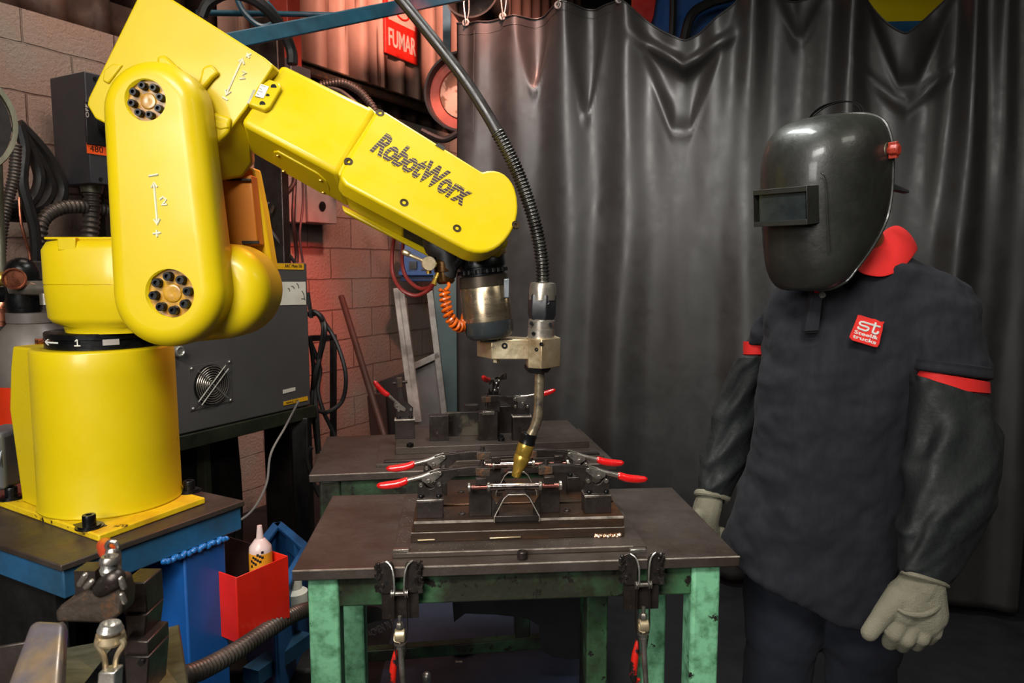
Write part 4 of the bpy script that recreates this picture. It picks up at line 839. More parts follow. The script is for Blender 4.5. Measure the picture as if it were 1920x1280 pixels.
# bracket arm: pentagon shaped block seen from below, and the clamp block
z_hi = P(930, 632).z; z_lo = P(930, 673).z
def slab(px, vtop, vbot, nm, m, par=th, bev=.0015, d=TD):
    # px: list (u, depth) of the plan outline; height from the two rows
    b = B(); zt_, zb_ = P(960, vtop, d).z, P(960, vbot, d).z
    b.prism([Vector((P(u, vtop, dd).x, dd, zt_)) for u, dd in px], (0, 0, zb_-zt_)); return b.make(nm, m, par, bevel=bev)
slab([(894, 1.575), (921, 1.525), (992, 1.525), (1000, 1.57), (960, 1.60), (910, 1.60)], 634, 670, 'bracket_arm', 'bronze')
slab([(986, 1.56), (990, 1.522), (1016, 1.508), (1032, 1.522), (1051, 1.548), (1040, 1.60), (990, 1.60)], 632, 686, 'clamp_block', 'bronze')
for u, v, r, d_ in ((946, 648, .0065, 1.524), (1015, 645, .0042, 1.507), (1006, 655, .0042, 1.512)):
    c = V(u, v, d_); b = B(); b.lathe(c+Vector((0, .002, 0)), c+Vector((0, -.0008, 0)), [(0, r), (1, r), (1, r*.4), (.2, r*.4)], 18); b.make('cap_screw', 'blackox', th)
b = B(); b.cyl(V(930, 672, 1.56), V(930, 679, 1.56), .008, seg=6); b.make('hex_nut', 'bronze', th)
b = B(); b.lathe(P(1008, 683), P(1008, 698), [(0, 27*sc_), (.5, 26*sc_), (1, 20*sc_), (1, 10*sc_)], 6, True); b.make('insulator', 'blackpl', th, bevel=.002)
b = B(); b.lathe(P(1016, 598), P(1014, 636), [(0, 22*sc_), (.06, 24.5*sc_), (.4, 24.5*sc_), (.42, 23.5*sc_), (.46, 23.5*sc_), (.48, 25*sc_), (1, 25*sc_)], 40)
b.make('shock_sensor', 'chrome', th)
b = B()
for u, v in ((996, 606), (1032, 608), (1000, 625)): c = V(u, v, TD-.026); b.cyl(c, c+Vector((0, -.003, 0)), .004, seg=12)
b.make('sensor_screws', 'blackox', th)
b = B(); b.lathe(P(1017, 545), P(1015, 602), [(0, 22*sc_), (.15, 27*sc_), (.78, 27*sc_), (1, 22*sc_)], 6, True); hx = b.make('torch_body', 'blackpl', th, bevel=.0015)
b = B(); c = V(1022, 567, TD-.027); b.torus(c, (0, 1, 0), .0085, .001, 24, 5); b.xf(Matrix.Translation(c) @ Matrix.Diagonal((1, 1, .6, 1)) @ Matrix.Translation(-c)); b.make('oval_mark', 'greybox', th)
c = V(1016, 570, TD-.0275); text('TBi', 'body_lettering', 'greybox', th, c, (1, 0, 0), UP, .0095, .005, .0008)
b = B(); b.lathe(P(1018, 529), P(1017, 562), [(0, 16*sc_), (.05, 23*sc_), (.35, 25*sc_), (1, 25*sc_)], 40); b.make('cable_nut', 'chrome', th)
b = B(); b.tube([P(1012, 690), P(1011, 730), P(1009, 775), P(1003, 800), P(995, 815), P(990, 822)], [9.5*sc_]*6, 20, 8); b.make('swan_neck', 'burnt', th)
b = B(); b.lathe(P(993, 812), P(987, 832), [(0, 13*sc_), (.1, 16*sc_), (.5, 15*sc_), (.9, 16.5*sc_), (1, 15*sc_)], 28); b.make('nozzle_collar', 'blackox', th)
na, nb = P(989, 826), P(967, 893)
b = B(); b.lathe(na, nb, [(0, 14.5*sc_), (.02, 15.5*sc_), (.36, 15.5*sc_), (.38, 14.6*sc_), (.41, 14.6*sc_), (.43, 15.5*sc_), (.55, 15.2*sc_), (.82, 9.6*sc_), (.98, 8.8*sc_), (1, 8.2*sc_), (1, 6.5*sc_), (.9, 6.3*sc_)], 36); b.make('brass_nozzle', 'brass', th)
b = B(); b.cyl(na.lerp(nb, .9), na.lerp(nb, 1.03), 4.5*sc_, 4*sc_); b.cyl(na.lerp(nb, 1.03), na.lerp(nb, 1.1), 1.1*sc_, seg=8); b.make('contact_tip', 'copper', th)
Hp = [V(700, -60, 1.60), V(742, -12, 1.60), V(800, 58, 1.60), V(868, 145, 1.59), V(912, 212, 1.58), V(936, 254, 1.57)]
b = B(); b.tube(Hp, [.0118, .0118, .012, .0125, .013, .0135], 16); b.make('cable_hose', mat('black_cable_jacket', rgb('2a2321'), .35, 0, rgb('1f1a19'), 8), th)
rib('spring_guard', [V(932, 247, 1.57), V(950, 280, 1.567), V(972, 327, 1.565), V(993, 385, 1.56), V(1008, 440, 1.558), V(1016, 490, 1.556), V(1018, 531, TD)], .0118, .0074, .0038, 'springsteel', par=th, seg=18)
# ================================================================== worktables
def table(front_l, front_r, back_r, back_l, label, nm_m='tabletop', legm='green', apm='greengrime', drops=None):
    z = .8; A = PZ(*front_l, z); Bq = PZ(*front_r, z); Cq = PZ(*back_r, z); ex = (Bq-A); wt = ex.length; ex.normalize(); ey = Vector((-ex.y, ex.x, 0)); dp = ((Cq-Bq).dot(ey)+(PZ(*back_l, z)-A).dot(ey))/2
    def T(a, c, z_): return A+ex*a+ey*c+UP*(z_-.8)
    g = thing('worktable', label, 'table', T(wt/2, dp/2, 0))
    b = B(); b.prism([T(0, 0, .8), T(wt, 0, .8), T(wt, dp, .8), T(0, dp, .8)], (0, 0, -.022)); b.make('tabletop', nm_m, g, bevel=.0025)
    b = B(); b.loft([[T(x, -.0006, .7985), T(x, -.0006, .8003), T(x, .0022, .8006), T(x, .0022, .7995)] for x in (0.001, wt-.001)]); b.make('worn_edge_glint', 'edge', g)  # strip added so the polished front edge glints by its colour
    R = Matrix((ex, ey, UP)).transposed()
    def bx(c0, c1, nm, m, bev=.004, seg=3):
        b = B(); p0, p1 = T(*c0), T(*c1); c = (p0+p1)/2; b.box(c, (c1[0]-c0[0], c1[1]-c0[1], c1[2]-c0[2]), Mx=R); return b.make(nm, m, g, bevel=bev, seg=seg)
    L = .062; i_ = .02
    for a in (i_+.005, wt-i_-L-.012):
        for c in (.02, dp-.02-L): bx((a, c, .0), (a+L, c+L, .778), 'leg', legm, .008)
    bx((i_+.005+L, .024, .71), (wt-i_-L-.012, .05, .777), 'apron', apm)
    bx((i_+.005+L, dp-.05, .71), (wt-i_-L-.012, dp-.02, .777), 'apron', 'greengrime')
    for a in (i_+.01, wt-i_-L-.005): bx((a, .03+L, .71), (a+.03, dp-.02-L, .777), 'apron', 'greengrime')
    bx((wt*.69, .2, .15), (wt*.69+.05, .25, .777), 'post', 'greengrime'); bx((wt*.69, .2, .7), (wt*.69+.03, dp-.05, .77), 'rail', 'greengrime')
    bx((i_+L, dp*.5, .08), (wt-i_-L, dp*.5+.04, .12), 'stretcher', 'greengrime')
    return g, T, ex, ey, wt, dp, R, bx
gt, T, ex, ey, TW, TDp, TR, tbx = table((547, 1070), (1388, 1043), (1254, 914), (614, 928), 'front worktable with stained steel top and chipped green legs')
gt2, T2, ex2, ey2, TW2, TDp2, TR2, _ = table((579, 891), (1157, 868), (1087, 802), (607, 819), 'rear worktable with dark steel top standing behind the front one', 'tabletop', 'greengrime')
rz_t = math.atan2(ex.y, ex.x); rz_2 = math.atan2(ex2.y, ex2.x)
# lighter stretch of green along the front apron and a hanging latch plate behind each latch
# ================================================================== front jig
def JZ(u, v, z, TT=None):  # pixel to table plan coordinates at a height
    p = PZ(u, v, z)-T(0, 0, 0); return p.dot(ex), p.dot(ey)
jg = thing('welding_jig', 'welding jig of brown steel plates and posts in the centre of the front worktable', 'jig', T(TW/2, TDp/2, .8))
def jbox(a0, a1, c0, c1, z0, z1, nm, m='darksteel', bev=.0012, par=None, TT=T, RR=None):
    b = B(); p = (TT(a0, c0, z0)+TT(a1, c1, z1))/2; b.box(p, (a1-a0, c1-c0, z1-z0), Mx=RR or TR); return b.make(nm, m, par or jg, bevel=bev)
a0, c0 = JZ(736, 1047, .8); a1, _c = JZ(1211, 1030, .8)
jbox(a0, a1, c0, c0+.385, .8005, .811, 'base_plate', 'tabletop')
for u in (736, 1182):
    a_, c_ = JZ(u, 1036, .812); jbox(a_, a_+.034, c_, c_+.012, .811, .8185, 'stop_bar', 'steel')
a_, c_ = JZ(980, 1038, .812); p = T(a_, c_+.004, .811); b = B(); b.cyl(p+UP*-.008, p+UP*.004, .011); b.torus(p+UP*.004, UP, .0085, .002, 20, 6); b.make('dowel', 'darksteel', jg)
r0, rc = JZ(771, 1017, .811); r1, _c = JZ(1168, 1001, .811)
jbox(r0, r1, rc, rc+.30, .811, .8325, 'base_bar', 'brownsteel', .0015)
jbox(r0+.006, r1-.001, rc+.002, rc+.10, .8325, .855, 'riser_bar', 'brownsteel', .0015)
jbox(r0+.006, r1-.001, rc+.11, rc+.30, .8325, .857, 'riser_bar', 'brownsteel', .0015)
ZJ = .855
b = B(); b.loft([[T(x, rc+.0012, .8515), T(x, rc+.0012, .8553), T(x, rc+.006, .8556), T(x, rc+.006, .853)] for x in (r0+.0065, r1-.002)]); b.loft([[T(x, rc-.0005, .8312), T(x, rc-.0005, .8330), T(x, rc+.001, .8330), T(x, rc+.001, .8312)] for x in (r0, r1)]); b.loft([[T(x, c0-.0005, .8095), T(x, c0-.0005, .8113), T(x, c0+.002, .8115), T(x, c0+.002, .810)] for x in (a0+.03, a1-.03)]); b.make('worn_edge_glint', 'edge', jg)  # pale strips hold the glint of the jig's polished edges
b = B()
for k in range(34):
    t = k/33; b.sph(T(r1-.065+.055*t, rc-.001+.002*math.sin(k*2.1), .8125+.0035*abs(math.sin(k*1.3))), .0034+.0015*math.sin(k*2.7), seg=8)
b.make('weld_spatter', mat('bright_weld', rgb('d8b89c'), .25, .8, rgb('a8785a'), 60), jg)
b = B(); b.cap(T(r0+.17, rc-.002, .8165), T(r0+.235, rc-.002, .8175), .002); b.cap(T(r0+.015, rc-.002, .8165), T(r0+.05, rc-.002, .817), .002); b.make('tack_weld', 'bronze', jg)
# spatter dust on the plate
b = B(); rnd = random.Random(3)
for k in range(150):
    a_ = rnd.uniform(a0+.005, a1-.01); c_ = rnd.uniform(c0+.004, rc-.003) if rnd.random() < .45 else rnd.uniform(rc, rc+.3); a_ = a_ if c_ < rc else rnd.uniform(a0+.004, r0-.003)
    b.sph(T(a_, c_, .8115), rnd.uniform(.0006, .0013), seg=4)
o = b.make('spatter', 'zinc', jg); o['kind'] = 'stuff'
def oilhole(u, v, z):
    a_, c_ = JZ(u, v, z); p = T(a_, c_, z); b = B(); b.lathe(p, p+UP*.003, [(0, .008), (.6, .008), (1, .006), (1, .004), (.2, .0035)], 18); b.make('cap_bolt', 'darksteel', jg)
oilhole(866, 963, ZJ); oilhole(1063, 957, ZJ); oilhole(864, 922, ZJ+.002)
# clamp pedestals
def pedestal(u0, u1, vb, zt, nm='clamp_block', dep=.042):
    aa, cc = JZ(u0, vb, ZJ); ab, _ = JZ(u1, vb, ZJ); jbox(aa, ab, cc, cc+dep, ZJ, zt, nm); jbox(aa-.0008, ab+.0008, cc-.0012, cc+dep, zt, zt+.004, 'clamp_plate', 'steel'); return (aa+ab)/2, cc+dep/2, zt+.004
PL_ = pedestal(782, 831, 972, .893); PR_ = pedestal(1096, 1147, 963, .893)
# posts of the rod cradle
def post(u0, u1, vb, zt, lean, dep=.03):
    aa, cc = JZ(u0, vb, ZJ); ab, _ = JZ(u1, vb, ZJ); b = B()
    q = [T(aa, cc, ZJ), T(ab, cc, ZJ), T(ab, cc, zt), T(aa, cc, zt)]; b.prism(q, ey*dep); b.make('post', 'darksteel', jg, bevel=.001)
    # gusset leaning to the saddle
    s_ = 1 if lean > 0 else -1; e_ = ab if s_ > 0 else aa
    b = B(); b.prism([T(e_, cc+.004, zt-.018), T(e_+s_*.016, cc+.004, ZJ+.016), T(e_+s_*.016, cc+.004, ZJ), T(e_, cc+.004, ZJ)], ey*.003); b.make('gusset', 'darksteel', jg)
    return (aa+ab)/2, cc+dep/2
ZR = .928
pa = post(880, 922, 968, .917, 1); pb = post(1013, 1050, 962, .917, -1)
pa2 = post(905, 940, 925, .917, 1, .026); pb2 = post(1040, 1072, 921, .917, -1, .026)
# rear small posts seen at the right
aa, cc = JZ(1068, 922, ZJ); jbox(aa, aa+.026, cc, cc+.03, ZJ, .90, 'small_post')
aa, cc = JZ(1090, 925, ZJ)
# saddles: bent trapezium brackets the tubes rest on
def saddle(uc, vb, label, zt=.915, w0=.098, dep=.036):
    ac, cc = JZ(uc, vb, ZJ); s = thing('saddle_bracket', label, 'bracket', T(ac, cc+dep/2, ZJ), 'bent steel saddle brackets in the jig')
    pr = [(-w0/2, 0), (-w0/2, .012), (-.028, zt-ZJ-.008), (-.019, zt-ZJ), (.019, zt-ZJ), (.028, zt-ZJ-.008), (w0/2, .012), (w0/2, 0)]
    b = B(); pr2 = [(x*.965 if abs(x) > .03 else x*.9, z-.0024 if z > .02 else z) for x, z in pr]
    ring = [T(ac+x, cc, ZJ+z) for x, z in pr]+[T(ac+x, cc, ZJ+z) for x, z in pr2[::-1]]
    for k in range(len(pr)-1):
        x0, z0 = pr[k]; x1, z1 = pr[k+1]; u0, w_0 = pr2[k]; u1, w_1 = pr2[k+1]
        b.prism([T(ac+x0, cc, ZJ+z0), T(ac+x1, cc, ZJ+z1), T(ac+u1, cc, ZJ+w_1), T(ac+u0, cc, ZJ+w_0)], ey*dep)
    b.make('arch', mat('burnt_edge_sheet', rgb('4a4340'), .3, .8, rgb('8a6a58'), 18, .62, .06), s, flat=True)
    b = B()
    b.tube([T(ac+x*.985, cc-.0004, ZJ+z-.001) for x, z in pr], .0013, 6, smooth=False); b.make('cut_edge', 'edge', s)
    b = B(); p = (T(ac-w0/2, cc-.001, ZJ)+T(ac+w0/2, cc+.012, ZJ+.0125))/2; b.box(p, (w0, .014, .0125), Mx=TR); b.make('foot_bar', 'darksteel', s, bevel=.001)
    return ac, cc+dep/2
sa = saddle(969, 977, 'front steel saddle bracket under the nearer tube in the jig'); sb = saddle(968, 930, 'rear steel saddle bracket under the further tube in the jig')
# tubes with collars
def rod(uL, uR, vc, dC, label, cols):
    c_ = dC; pL, pR = V(uL, vc[0], c_), V(uR, vc[1], c_); zz = ZR; aL, _1 = (pL-T(0, 0, 0)).dot(ex), 0; aR = (pR-T(0, 0, 0)).dot(ex)
    return aL, aR
def tubeth(u0, u1, uc0, uc1, cpl, label):
    # ends placed from the picture at the depth of the saddle
    q = T(0, cpl, ZR)
    def at_u(u): # plan a of the picture column u on the line c = cpl, z = ZR
        lo, hi = -.2, 1.2
        for _ in range(40):
            m = (lo+hi)/2; p = T(m, cpl, ZR)-CAM; uu = 960+FPX*p.x/(p.y*CT-p.z*ST); lo, hi = (m, hi) if uu < u else (lo, m)
        return lo
    a_, b__ = at_u(u0), at_u(u1); c0_, c1_ = at_u(uc0), at_u(uc1)
    s = thing('round_tube', label, 'tube', T((a_+b__)/2, cpl, ZR), 'bright round tubes clamped in the jig')
    b = B(); b.cyl(T(c0_, cpl, ZR), T(c1_, cpl, ZR), .0073, seg=24); b.make('tube', mat('bright_tube', rgb('cdb9b0'), .18, 1, rgb('b09a90'), 30), s)
    b = B(); b.cyl(T(a_, cpl, ZR), T(b__, cpl, ZR), .0045, seg=16); b.make('inner_rod', mat('reddish_rod', rgb('b06a60'), .25, .9), s)
    for x in (a_+.003, c0_, c1_, b__-.003):
        b = B(); b.lathe(T(x-.004, cpl, ZR), T(x+.004, cpl, ZR), [(0, .007), (.2, .0105), (.8, .0105), (1, .007)], 22); b.make('collar', 'steel', s)
    return at_u
atf = tubeth(877, 1053, 916, 1013, sa[1]-.004, 'nearer bright round tube with collars under the torch nozzle')
atb = tubeth(905, 1066, 925, 1000, sb[1]-.004, 'further bright round tube behind the torch nozzle')
# ================================================================== toggle clamps
def make_clamp(label, arm_rot=0, handle_rot=0, gripm='grip', group='red handled toggle clamps', pose=None, hlen=1.0, tip=True):
    """local frame: base at the origin, arm towards +x, handle towards -x, z up"""
    r = thing('toggle_clamp', label, 'clamp', (0, 0, 0), group)
    b = B()
    for y in (-.009, .009): b.prism([Vector((x, y-.0012, z)) for x, z in [(-.027, 0), (.027, 0), (.027, .012), (.0275, .030), (.024, .0355), (.018, .0355), (.013, .030), (.008, .0225), (.001, .0195), (-.007, .0225), (-.013, .030), (-.017, .0350), (-.024, .0345), (-.0275, .028), (-.027, .012)]], (0, .0024, 0))
    b.box((0, 0, .0015), (.056, .036, .003)); b.make('body', 'darksteel', r, bevel=.0006)
    for x in (-.019, .019):
        for y in (-.0145,): b = B(); b.lathe((x, y, .003), (x, y, .009), [(0, .0058), (.8, .0058), (1, .005), (1, .0028), (.4, .0026)], 14); b.make('cap_screw', 'blackox', r)
    P1, P2 = Vector((.0205, 0, .0295)), Vector((.022, 0, .052))
    def rot(p, c, a): v_ = Matrix.Rotation(-a, 3, 'Y') @ (Vector(p)-c); return c+v_
    A_ = lambda x, z, y=0: rot((x, y, z), P1, arm_rot)
    b = B(); arm = [(.012, .024), (.024, .022), (.036, .032), (.052, .045), (.066, .049), (.128, .050), (.130, .062), (.128, .066), (.085, .066), (.045, .062), (.02, .060), (.012, .052)]
    for y in (-.0085, .0055): b.prism([A_(x, z, y) for x, z in arm], (0, .003, 0))
    b.loft([[A_(x, z, -.0085), A_(x, z+.002, -.0085), A_(x, z+.002, .0085), A_(x, z, .0085)] for x, z in ((.05, .062), (.085, .0655), (.128, .0655))])
    b.make('clamp_arm', 'darksteel', r, bevel=.0006)
    b = B(); b.prism([A_(x, z, -.0095) for x, z in [(.100, .047), (.131, .045), (.132, .064), (.100, .064)]], (0, .019, 0)); b.make('arm_end', 'rust', r, bevel=.001)
    if tip:
        b = B(); b.cyl(A_(.114, .066), A_(.114, .069), .009, .009); b.cyl(A_(.114, .069), A_(.114, .077), .0052, seg=14); b.make('spindle_nut', 'darksteel', r); b = B(); b.cyl(A_(.114, .047), A_(.114, .030), .0055, seg=12); b.make('spindle', 'darksteel', r)
    H_ = lambda x, z, y=0: rot(rot((x, y, z), P2, handle_rot), P1, pose or 0)
    b = B()
    for y in (-.0125, .0105): b.prism([H_(x, z, y) for x, z in [(-.018, .0395), (-.008, .033), (.002, .033), (.020, .046), (.027, .052), (.025, .059), (.018, .060), (.004, .056), (-.018, .0475)]], (0, .002, 0))
    b.make('lever_plate', 'steel', r, bevel=.0005)
    b = B(); b.tube([H_(.0, .0525), H_(-.018, .045), H_(-.045, .0385), H_(-.062*hlen, .0335)], [.005, .0058, .0058, .0055], 12); hd_ = b.make('handle', 'steel', r)
    b = B(); hx_ = -.050*hlen
    b.tube([H_(hx_, .0365), H_(hx_-.002, .0365), H_(hx_-.02, .0305), H_(hx_-.045, .0275), H_(hx_-.060, .0275), H_(hx_-.066, .0285)], [.0058, .0083, .0092, .0088, .0068, .002], 16, 5)
    b.make('grip', gripm, hd_)
    for x, z, fn in ((-.0195, .0285, None), (.0205, .0295, None), (-.003, .0385, H_), (.0215, .0545, H_)):
        p = fn(x, z, -.0128) if fn else Vector((x, -.0108, z)); b = B(); b.lathe(p, p+Vector((0, -.003, 0)), [(0, .0047), (.5, .0047), (1, .0038), (1, .0018), (.3, .0016)], 14); b.make('rivet', 'steel', r)
    return r
def place(r, p, rz): r.location = p; r.rotation_euler = (0, 0, rz); return r
GC = 'red handled toggle clamps on the front jig'
c1 = make_clamp('toggle clamp at front left of the jig, its red grip nearest the left table edge', group=GC); place(c1, T(PL_[0], PL_[1], PL_[2]), rz_t)
def JT(u, v, z): a_, c_ = JZ(u, v, z); return T(a_, c_, z)
c2 = dup(c1, 'toggle clamp at rear left of the jig, just behind the front left one'); c2.location = JT(816, 897, .893); jbox(*(lambda q: (q[0]-.028, q[0]+.028, q[1]-.02, q[1]+.02, ZJ, .893))(JZ(816, 897, .893)), 'clamp_block')
c3 = dup(c1, 'toggle clamp at front right of the jig with a worn red grip pointing right'); c3.location = T(*PR_); c3.rotation_euler = (0, 0, rz_t+PI)
c4 = dup(c1, 'toggle clamp at rear right of the jig with its red grip pointing right'); c4.location = JT(1082, 890, .893); c4.rotation_euler = (0, 0, rz_t+PI); jbox(*(lambda q: (q[0]-.028, q[0]+.028, q[1]-.02, q[1]+.02, ZJ, .893))(JZ(1082, 890, .893)), 'clamp_block')
# the mirrored pair show their rivets on the far side too, so give the right hand clamps rivets towards the camera
for cc_ in (c3, c4):
    for x, z in ((-.0195, .0285), (.0205, .0295), (-.003, .0385), (.0215, .0545)):
        b = B(); b.lathe((x, .0118, z), (x, .0155, z), [(0, .0052), (.6, .0052), (1, .004)], 14); q = b.make('rivet', 'steel'); q.parent = cc_
    for x in (-.019, .019): b = B(); b.lathe((x, .0145, .003), (x, .0145, .009), [(0, .0058), (.8, .0058), (1, .005), (1, .0028), (.4, .0026)], 14); q = b.make('cap_screw', 'blackox'); q.parent = cc_
# pressing jaws over the tubes
for at, cp, (ua, ub) in ((atf, sa[1]-.004, (880, 1030)), (atb, sb[1]-.004, (908, 1047))):
    for u in (ua+22, ub): a_ = at(u); jbox(a_-.011, a_+.011, cp-.008, cp+.008, ZR+.0075, ZR+.0215, 'jaw', 'darksteel')
# ================================================================== rear jig
jr = thing('welding_jig', 'dark welding jig with upright steel blocks on the rear worktable', 'jig', T2(TW2/2, TDp2/2, .8))
def J2(u, v, z): p = PZ(u, v, z)-T2(0, 0, 0); return p.dot(ex2), p.dot(ey2)
def box2(u0, u1, vb, z0, z1, nm, m='darksteel', dep=.04, bev=.0012, par=None, zb=None):
    a_, c_ = J2(u0, vb, zb or z0); b_2, _ = J2(u1, vb, zb or z0); b = B(); p = (T2(a_, c_, z0)+T2(b_2, c_+dep, z1))/2; b.box(p, (abs(b_2-a_), dep, z1-z0), Mx=TR2); b.make(nm, m, par or jr, bevel=bev); return (a_+b_2)/2, c_+dep/2
box2(706, 1150, 876, .8, .81, 'base_plate', 'tabletop', .36)
box2(742, 1118, 852, .81, .832, 'jig_plate', 'tabletop', .33)
box2(720, 1140, 868, .81, .816, 'base_strip', 'darksteel', .02)
ZK = .832
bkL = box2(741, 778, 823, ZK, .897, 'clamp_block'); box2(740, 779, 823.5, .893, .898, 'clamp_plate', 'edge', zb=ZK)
box2(806, 842, 827, ZK, .915, 'upright_block'); box2(836, 900, 818, ZK, .912, 'polished_plate', mat('smoky_polished_plate', rgb('5a5244'), .45, .4, rgb('2a2522'), 14, .5, .06), .02)
box2(898, 934, 826, ZK, .925, 'notched_block'); box2(934, 962, 812, ZK, .925, 'steel_block', dep=.03)
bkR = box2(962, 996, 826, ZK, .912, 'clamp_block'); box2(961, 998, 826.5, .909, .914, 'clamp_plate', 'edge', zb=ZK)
box2(905, 928, 826.5, .918, .929, 'notch_insert', 'steel', .03, zb=ZK); box2(872, 898, 812, .90, .93, 'stop_block', 'darksteel', .03, zb=ZK)
for u, v in ((769, 837), (940, 826), (938, 822)):
    a_, c_ = J2(u, v, ZK); p = T2(a_, c_, ZK); b = B(); b.lathe(p, p+UP*.012, [(0, .011), (.9, .011), (1, .009), (1, .005), (.4, .005)], 18); b.make('cap_bolt', 'blackox', jr)
# open clamp on the left block: arm straight up, grip up to the left
k1 = make_clamp('open toggle clamp on the rear jig at left, arm upright and red grip raised', arm_rot=math.radians(96), handle_rot=math.radians(-152), pose=math.radians(96), group='red handled toggle clamps on the rear jig', hlen=.95)
a_, c_ = bkL; place(k1, T2(a_, c_, .898), rz_2)
k2 = make_clamp('closed toggle clamp on the rear jig, its red grip passing behind the torch tube', handle_rot=math.radians(-22), group='red handled toggle clamps on the rear jig'); place(k2, T2(bkR[0], bkR[1], .914), rz_2+PI)
for x, z in ((-.0195, .0285), (.0205, .0295), (-.003, .0385), (.0215, .0545)):
    b = B(); b.lathe((x, .0118, z), (x, .0155, z), [(0, .0052), (.6, .0052), (1, .004)], 14); q = b.make('rivet', 'steel'); q.parent = k2
# a clamp pointing at the camera: only its round red grip shows
k3 = make_clamp('toggle clamp on the rear jig whose red grip points towards the camera', handle_rot=math.radians(-25), group='red handled toggle clamps on the rear jig', tip=False)
p3 = V(925, 745, 2.42); p3.z += .03; place(k3, Vector((p3.x, p3.y, p3.z-.03)), math.radians(74))
b = B(); b.box((p3.x, p3.y, (p3.z-.03+ZK)/2), (.045, .045, p3.z-.03-ZK)); b.make('tall_block', 'darksteel', jr, bevel=.001)
# ================================================================== latches hanging on the front apron
def make_latch(label):
    r = thing('latch_clamp', label, 'latch', (0, 0, 0), 'latch clamps hanging on the front of the table'); FY = -.002
    for s in (-1, 1):
        b = B(); b.prism([Vector((s*x, FY, z)) for x, z in [(.012, .052), (.018, .062), (.030, .064), (.045, .060), (.05, .045), (.048, .02), (.045, -.004), (.012, -.004)]][::s], (0, -.004, 0)); b.make('hinge_plate', 'darksteel', r, bevel=.001)
        b = B(); b.tube([Vector((s*.030, FY-.005, .063)), Vector((s*.018, FY-.012, .055)), Vector((s*.012, FY-.018, .035)), Vector((s*.011, FY-.018, .0))], .0022, 8); b.make('folded_lip', 'zinc', r)
        b = B()
        for x, z in ((.033, .050), (.030, .018)): b.cyl((s*x, FY-.003, z), (s*x, FY-.0048, z), .004, seg=12)
        b.make('holes', 'black', r)
        b = B(); rn = random.Random(5+s)
        for k in range(26): b.sph((s*(.044+rn.uniform(-.006, .010)), FY-.003, rn.uniform(-.002, .062)), rn.uniform(.003, .0065), seg=7)
        b.make('weld', mat('lumpy_dark_weld', rgb('2b2725'), .35, .7, rgb('6a625c'), 60, .62), r)
        b = B(); b.prism([Vector((s*.014, FY-.016, .004)), Vector((s*.014, FY-.016, -.006)), Vector((s*.015, FY-.020, -.085)), Vector((s*.0085, FY-.022, -.125)), Vector((s*.006, FY-.022, -.15)), Vector((s*.009, FY-.008, -.12)), Vector((s*.0155, FY-.008, -.08)), Vector((s*.0155, FY-.006, .004))], (s*.002, 0, 0)); b.make('side_bar', 'darksteel', r)
    b = B(); b.cyl((-.019, FY-.014, -.001), (.019, FY-.014, -.001), .0045)
    for x in (-.018, -.0135, .0135, .018): b.cyl((x-.0012, FY-.014, -.001), (x+.0012, FY-.014, -.001), .0085)
    b.make('hinge_pin', 'steel', r)
    b = B(); b.box((0, .003, -.03), (.085, .004, .06)); b.make('backing_plate', 'darksteel', r)
    b = B(); b.cyl((0, FY-.02, -.045), (0, FY-.02, -.15), .0042, seg=12); b.lathe((0, FY-.02, -.058), (0, FY-.02, -.070), [(0, .007), (.3, .0095), (1, .0095)], 6); b.lathe((0, FY-.02, -.104), (0, FY-.02, -.112), [(0, .0105), (1, .0105)], 6); b.cyl((0, FY-.02, -.100), (0, FY-.02, -.103), .014); b.make('threaded_stud', 'steel', r)
    b = B(); b.tube([Vector((-.012, FY-.026, -.078)), Vector((-.012, FY-.034, -.09)), Vector((0, FY-.038, -.092))], .001, 4); b.lathe((-.012, FY-.02, -.085), (.012, FY-.02, -.085), [(0, .012), (.1, .014), (.9, .014), (1, .012)], 20); b.make('trunnion', 'bronze', r)
    b = B(); b.tube([Vector((.001, FY-.022, -.112)), Vector((.004, FY-.024, -.16)), Vector((.008, FY-.026, -.21)), Vector((.014, FY-.026, -.26))], [.007, .0065, .006, .006], 12); b.make('rod', 'steel', r)
    b = B(); b.tube([Vector((-.010, FY-.012, -.118)), Vector((-.016, FY-.014, -.15)), Vector((-.020, FY-.014, -.19)), Vector((-.016, FY-.014, -.205)), Vector((-.004, FY-.014, -.205))], [.004, .0085, .0095, .0075, .003], 12); b.make('grip', 'gripworn', r)
    return r
l1 = make_latch('latch clamp hanging on the left part of the front apron, long bright rod below'); p = PZ(751, 1113, .755); 
def on_apron(u, v):  # on the front face of the apron
    n_ = -ey; return PL(u, v, T(0, -.002, .75), ey)
q = on_apron(750, 1106); l1.location = q; l1.rotation_euler = (0, 0, rz_t); l1.scale = (.87, .87, 1)
l2 = dup(l1, 'latch clamp hanging on the right part of the front apron beside the green rear leg'); l2.location = on_apron(1203, 1090)
# ================================================================== things under and beside the tables
b = B(); b.prism([Vector((-.42, 1.75, .001)), Vector((.34, 1.8, .001)), Vector((.30, 3.1, .001)), Vector((-.48, 3.05, .001))], (0, 0, .002)); tag(b.make('lit_floor_plate', 'litfloor'), 'blue-grey sheet added to give the floor below the tables its lighter tone', 'floor plate')  # sheet added over the darkened floor where it looks lit
g = thing('black_rubber_apron', 'black sheet hanging under the tables with a pointed lower corner', 'sheet', V(950, 1100, 2.2))
b = B(); pts = [(848, 1040), (848, 1125), (851, 1166), (872, 1150), (930, 1152), (985, 1158), (1010, 1172), (1014, 1220), (1040, 1232), (1110, 1236), (1110, 1040)]; b.prism([V(u, v, 2.32) for u, v in pts], (0, .012, 0)); b.make('sheet', 'clothblack', g)
g = thing('metal_offcut', 'small reddish curved metal offcut lying on the floor between the tables', 'offcut', PZ(868, 1225, .004))
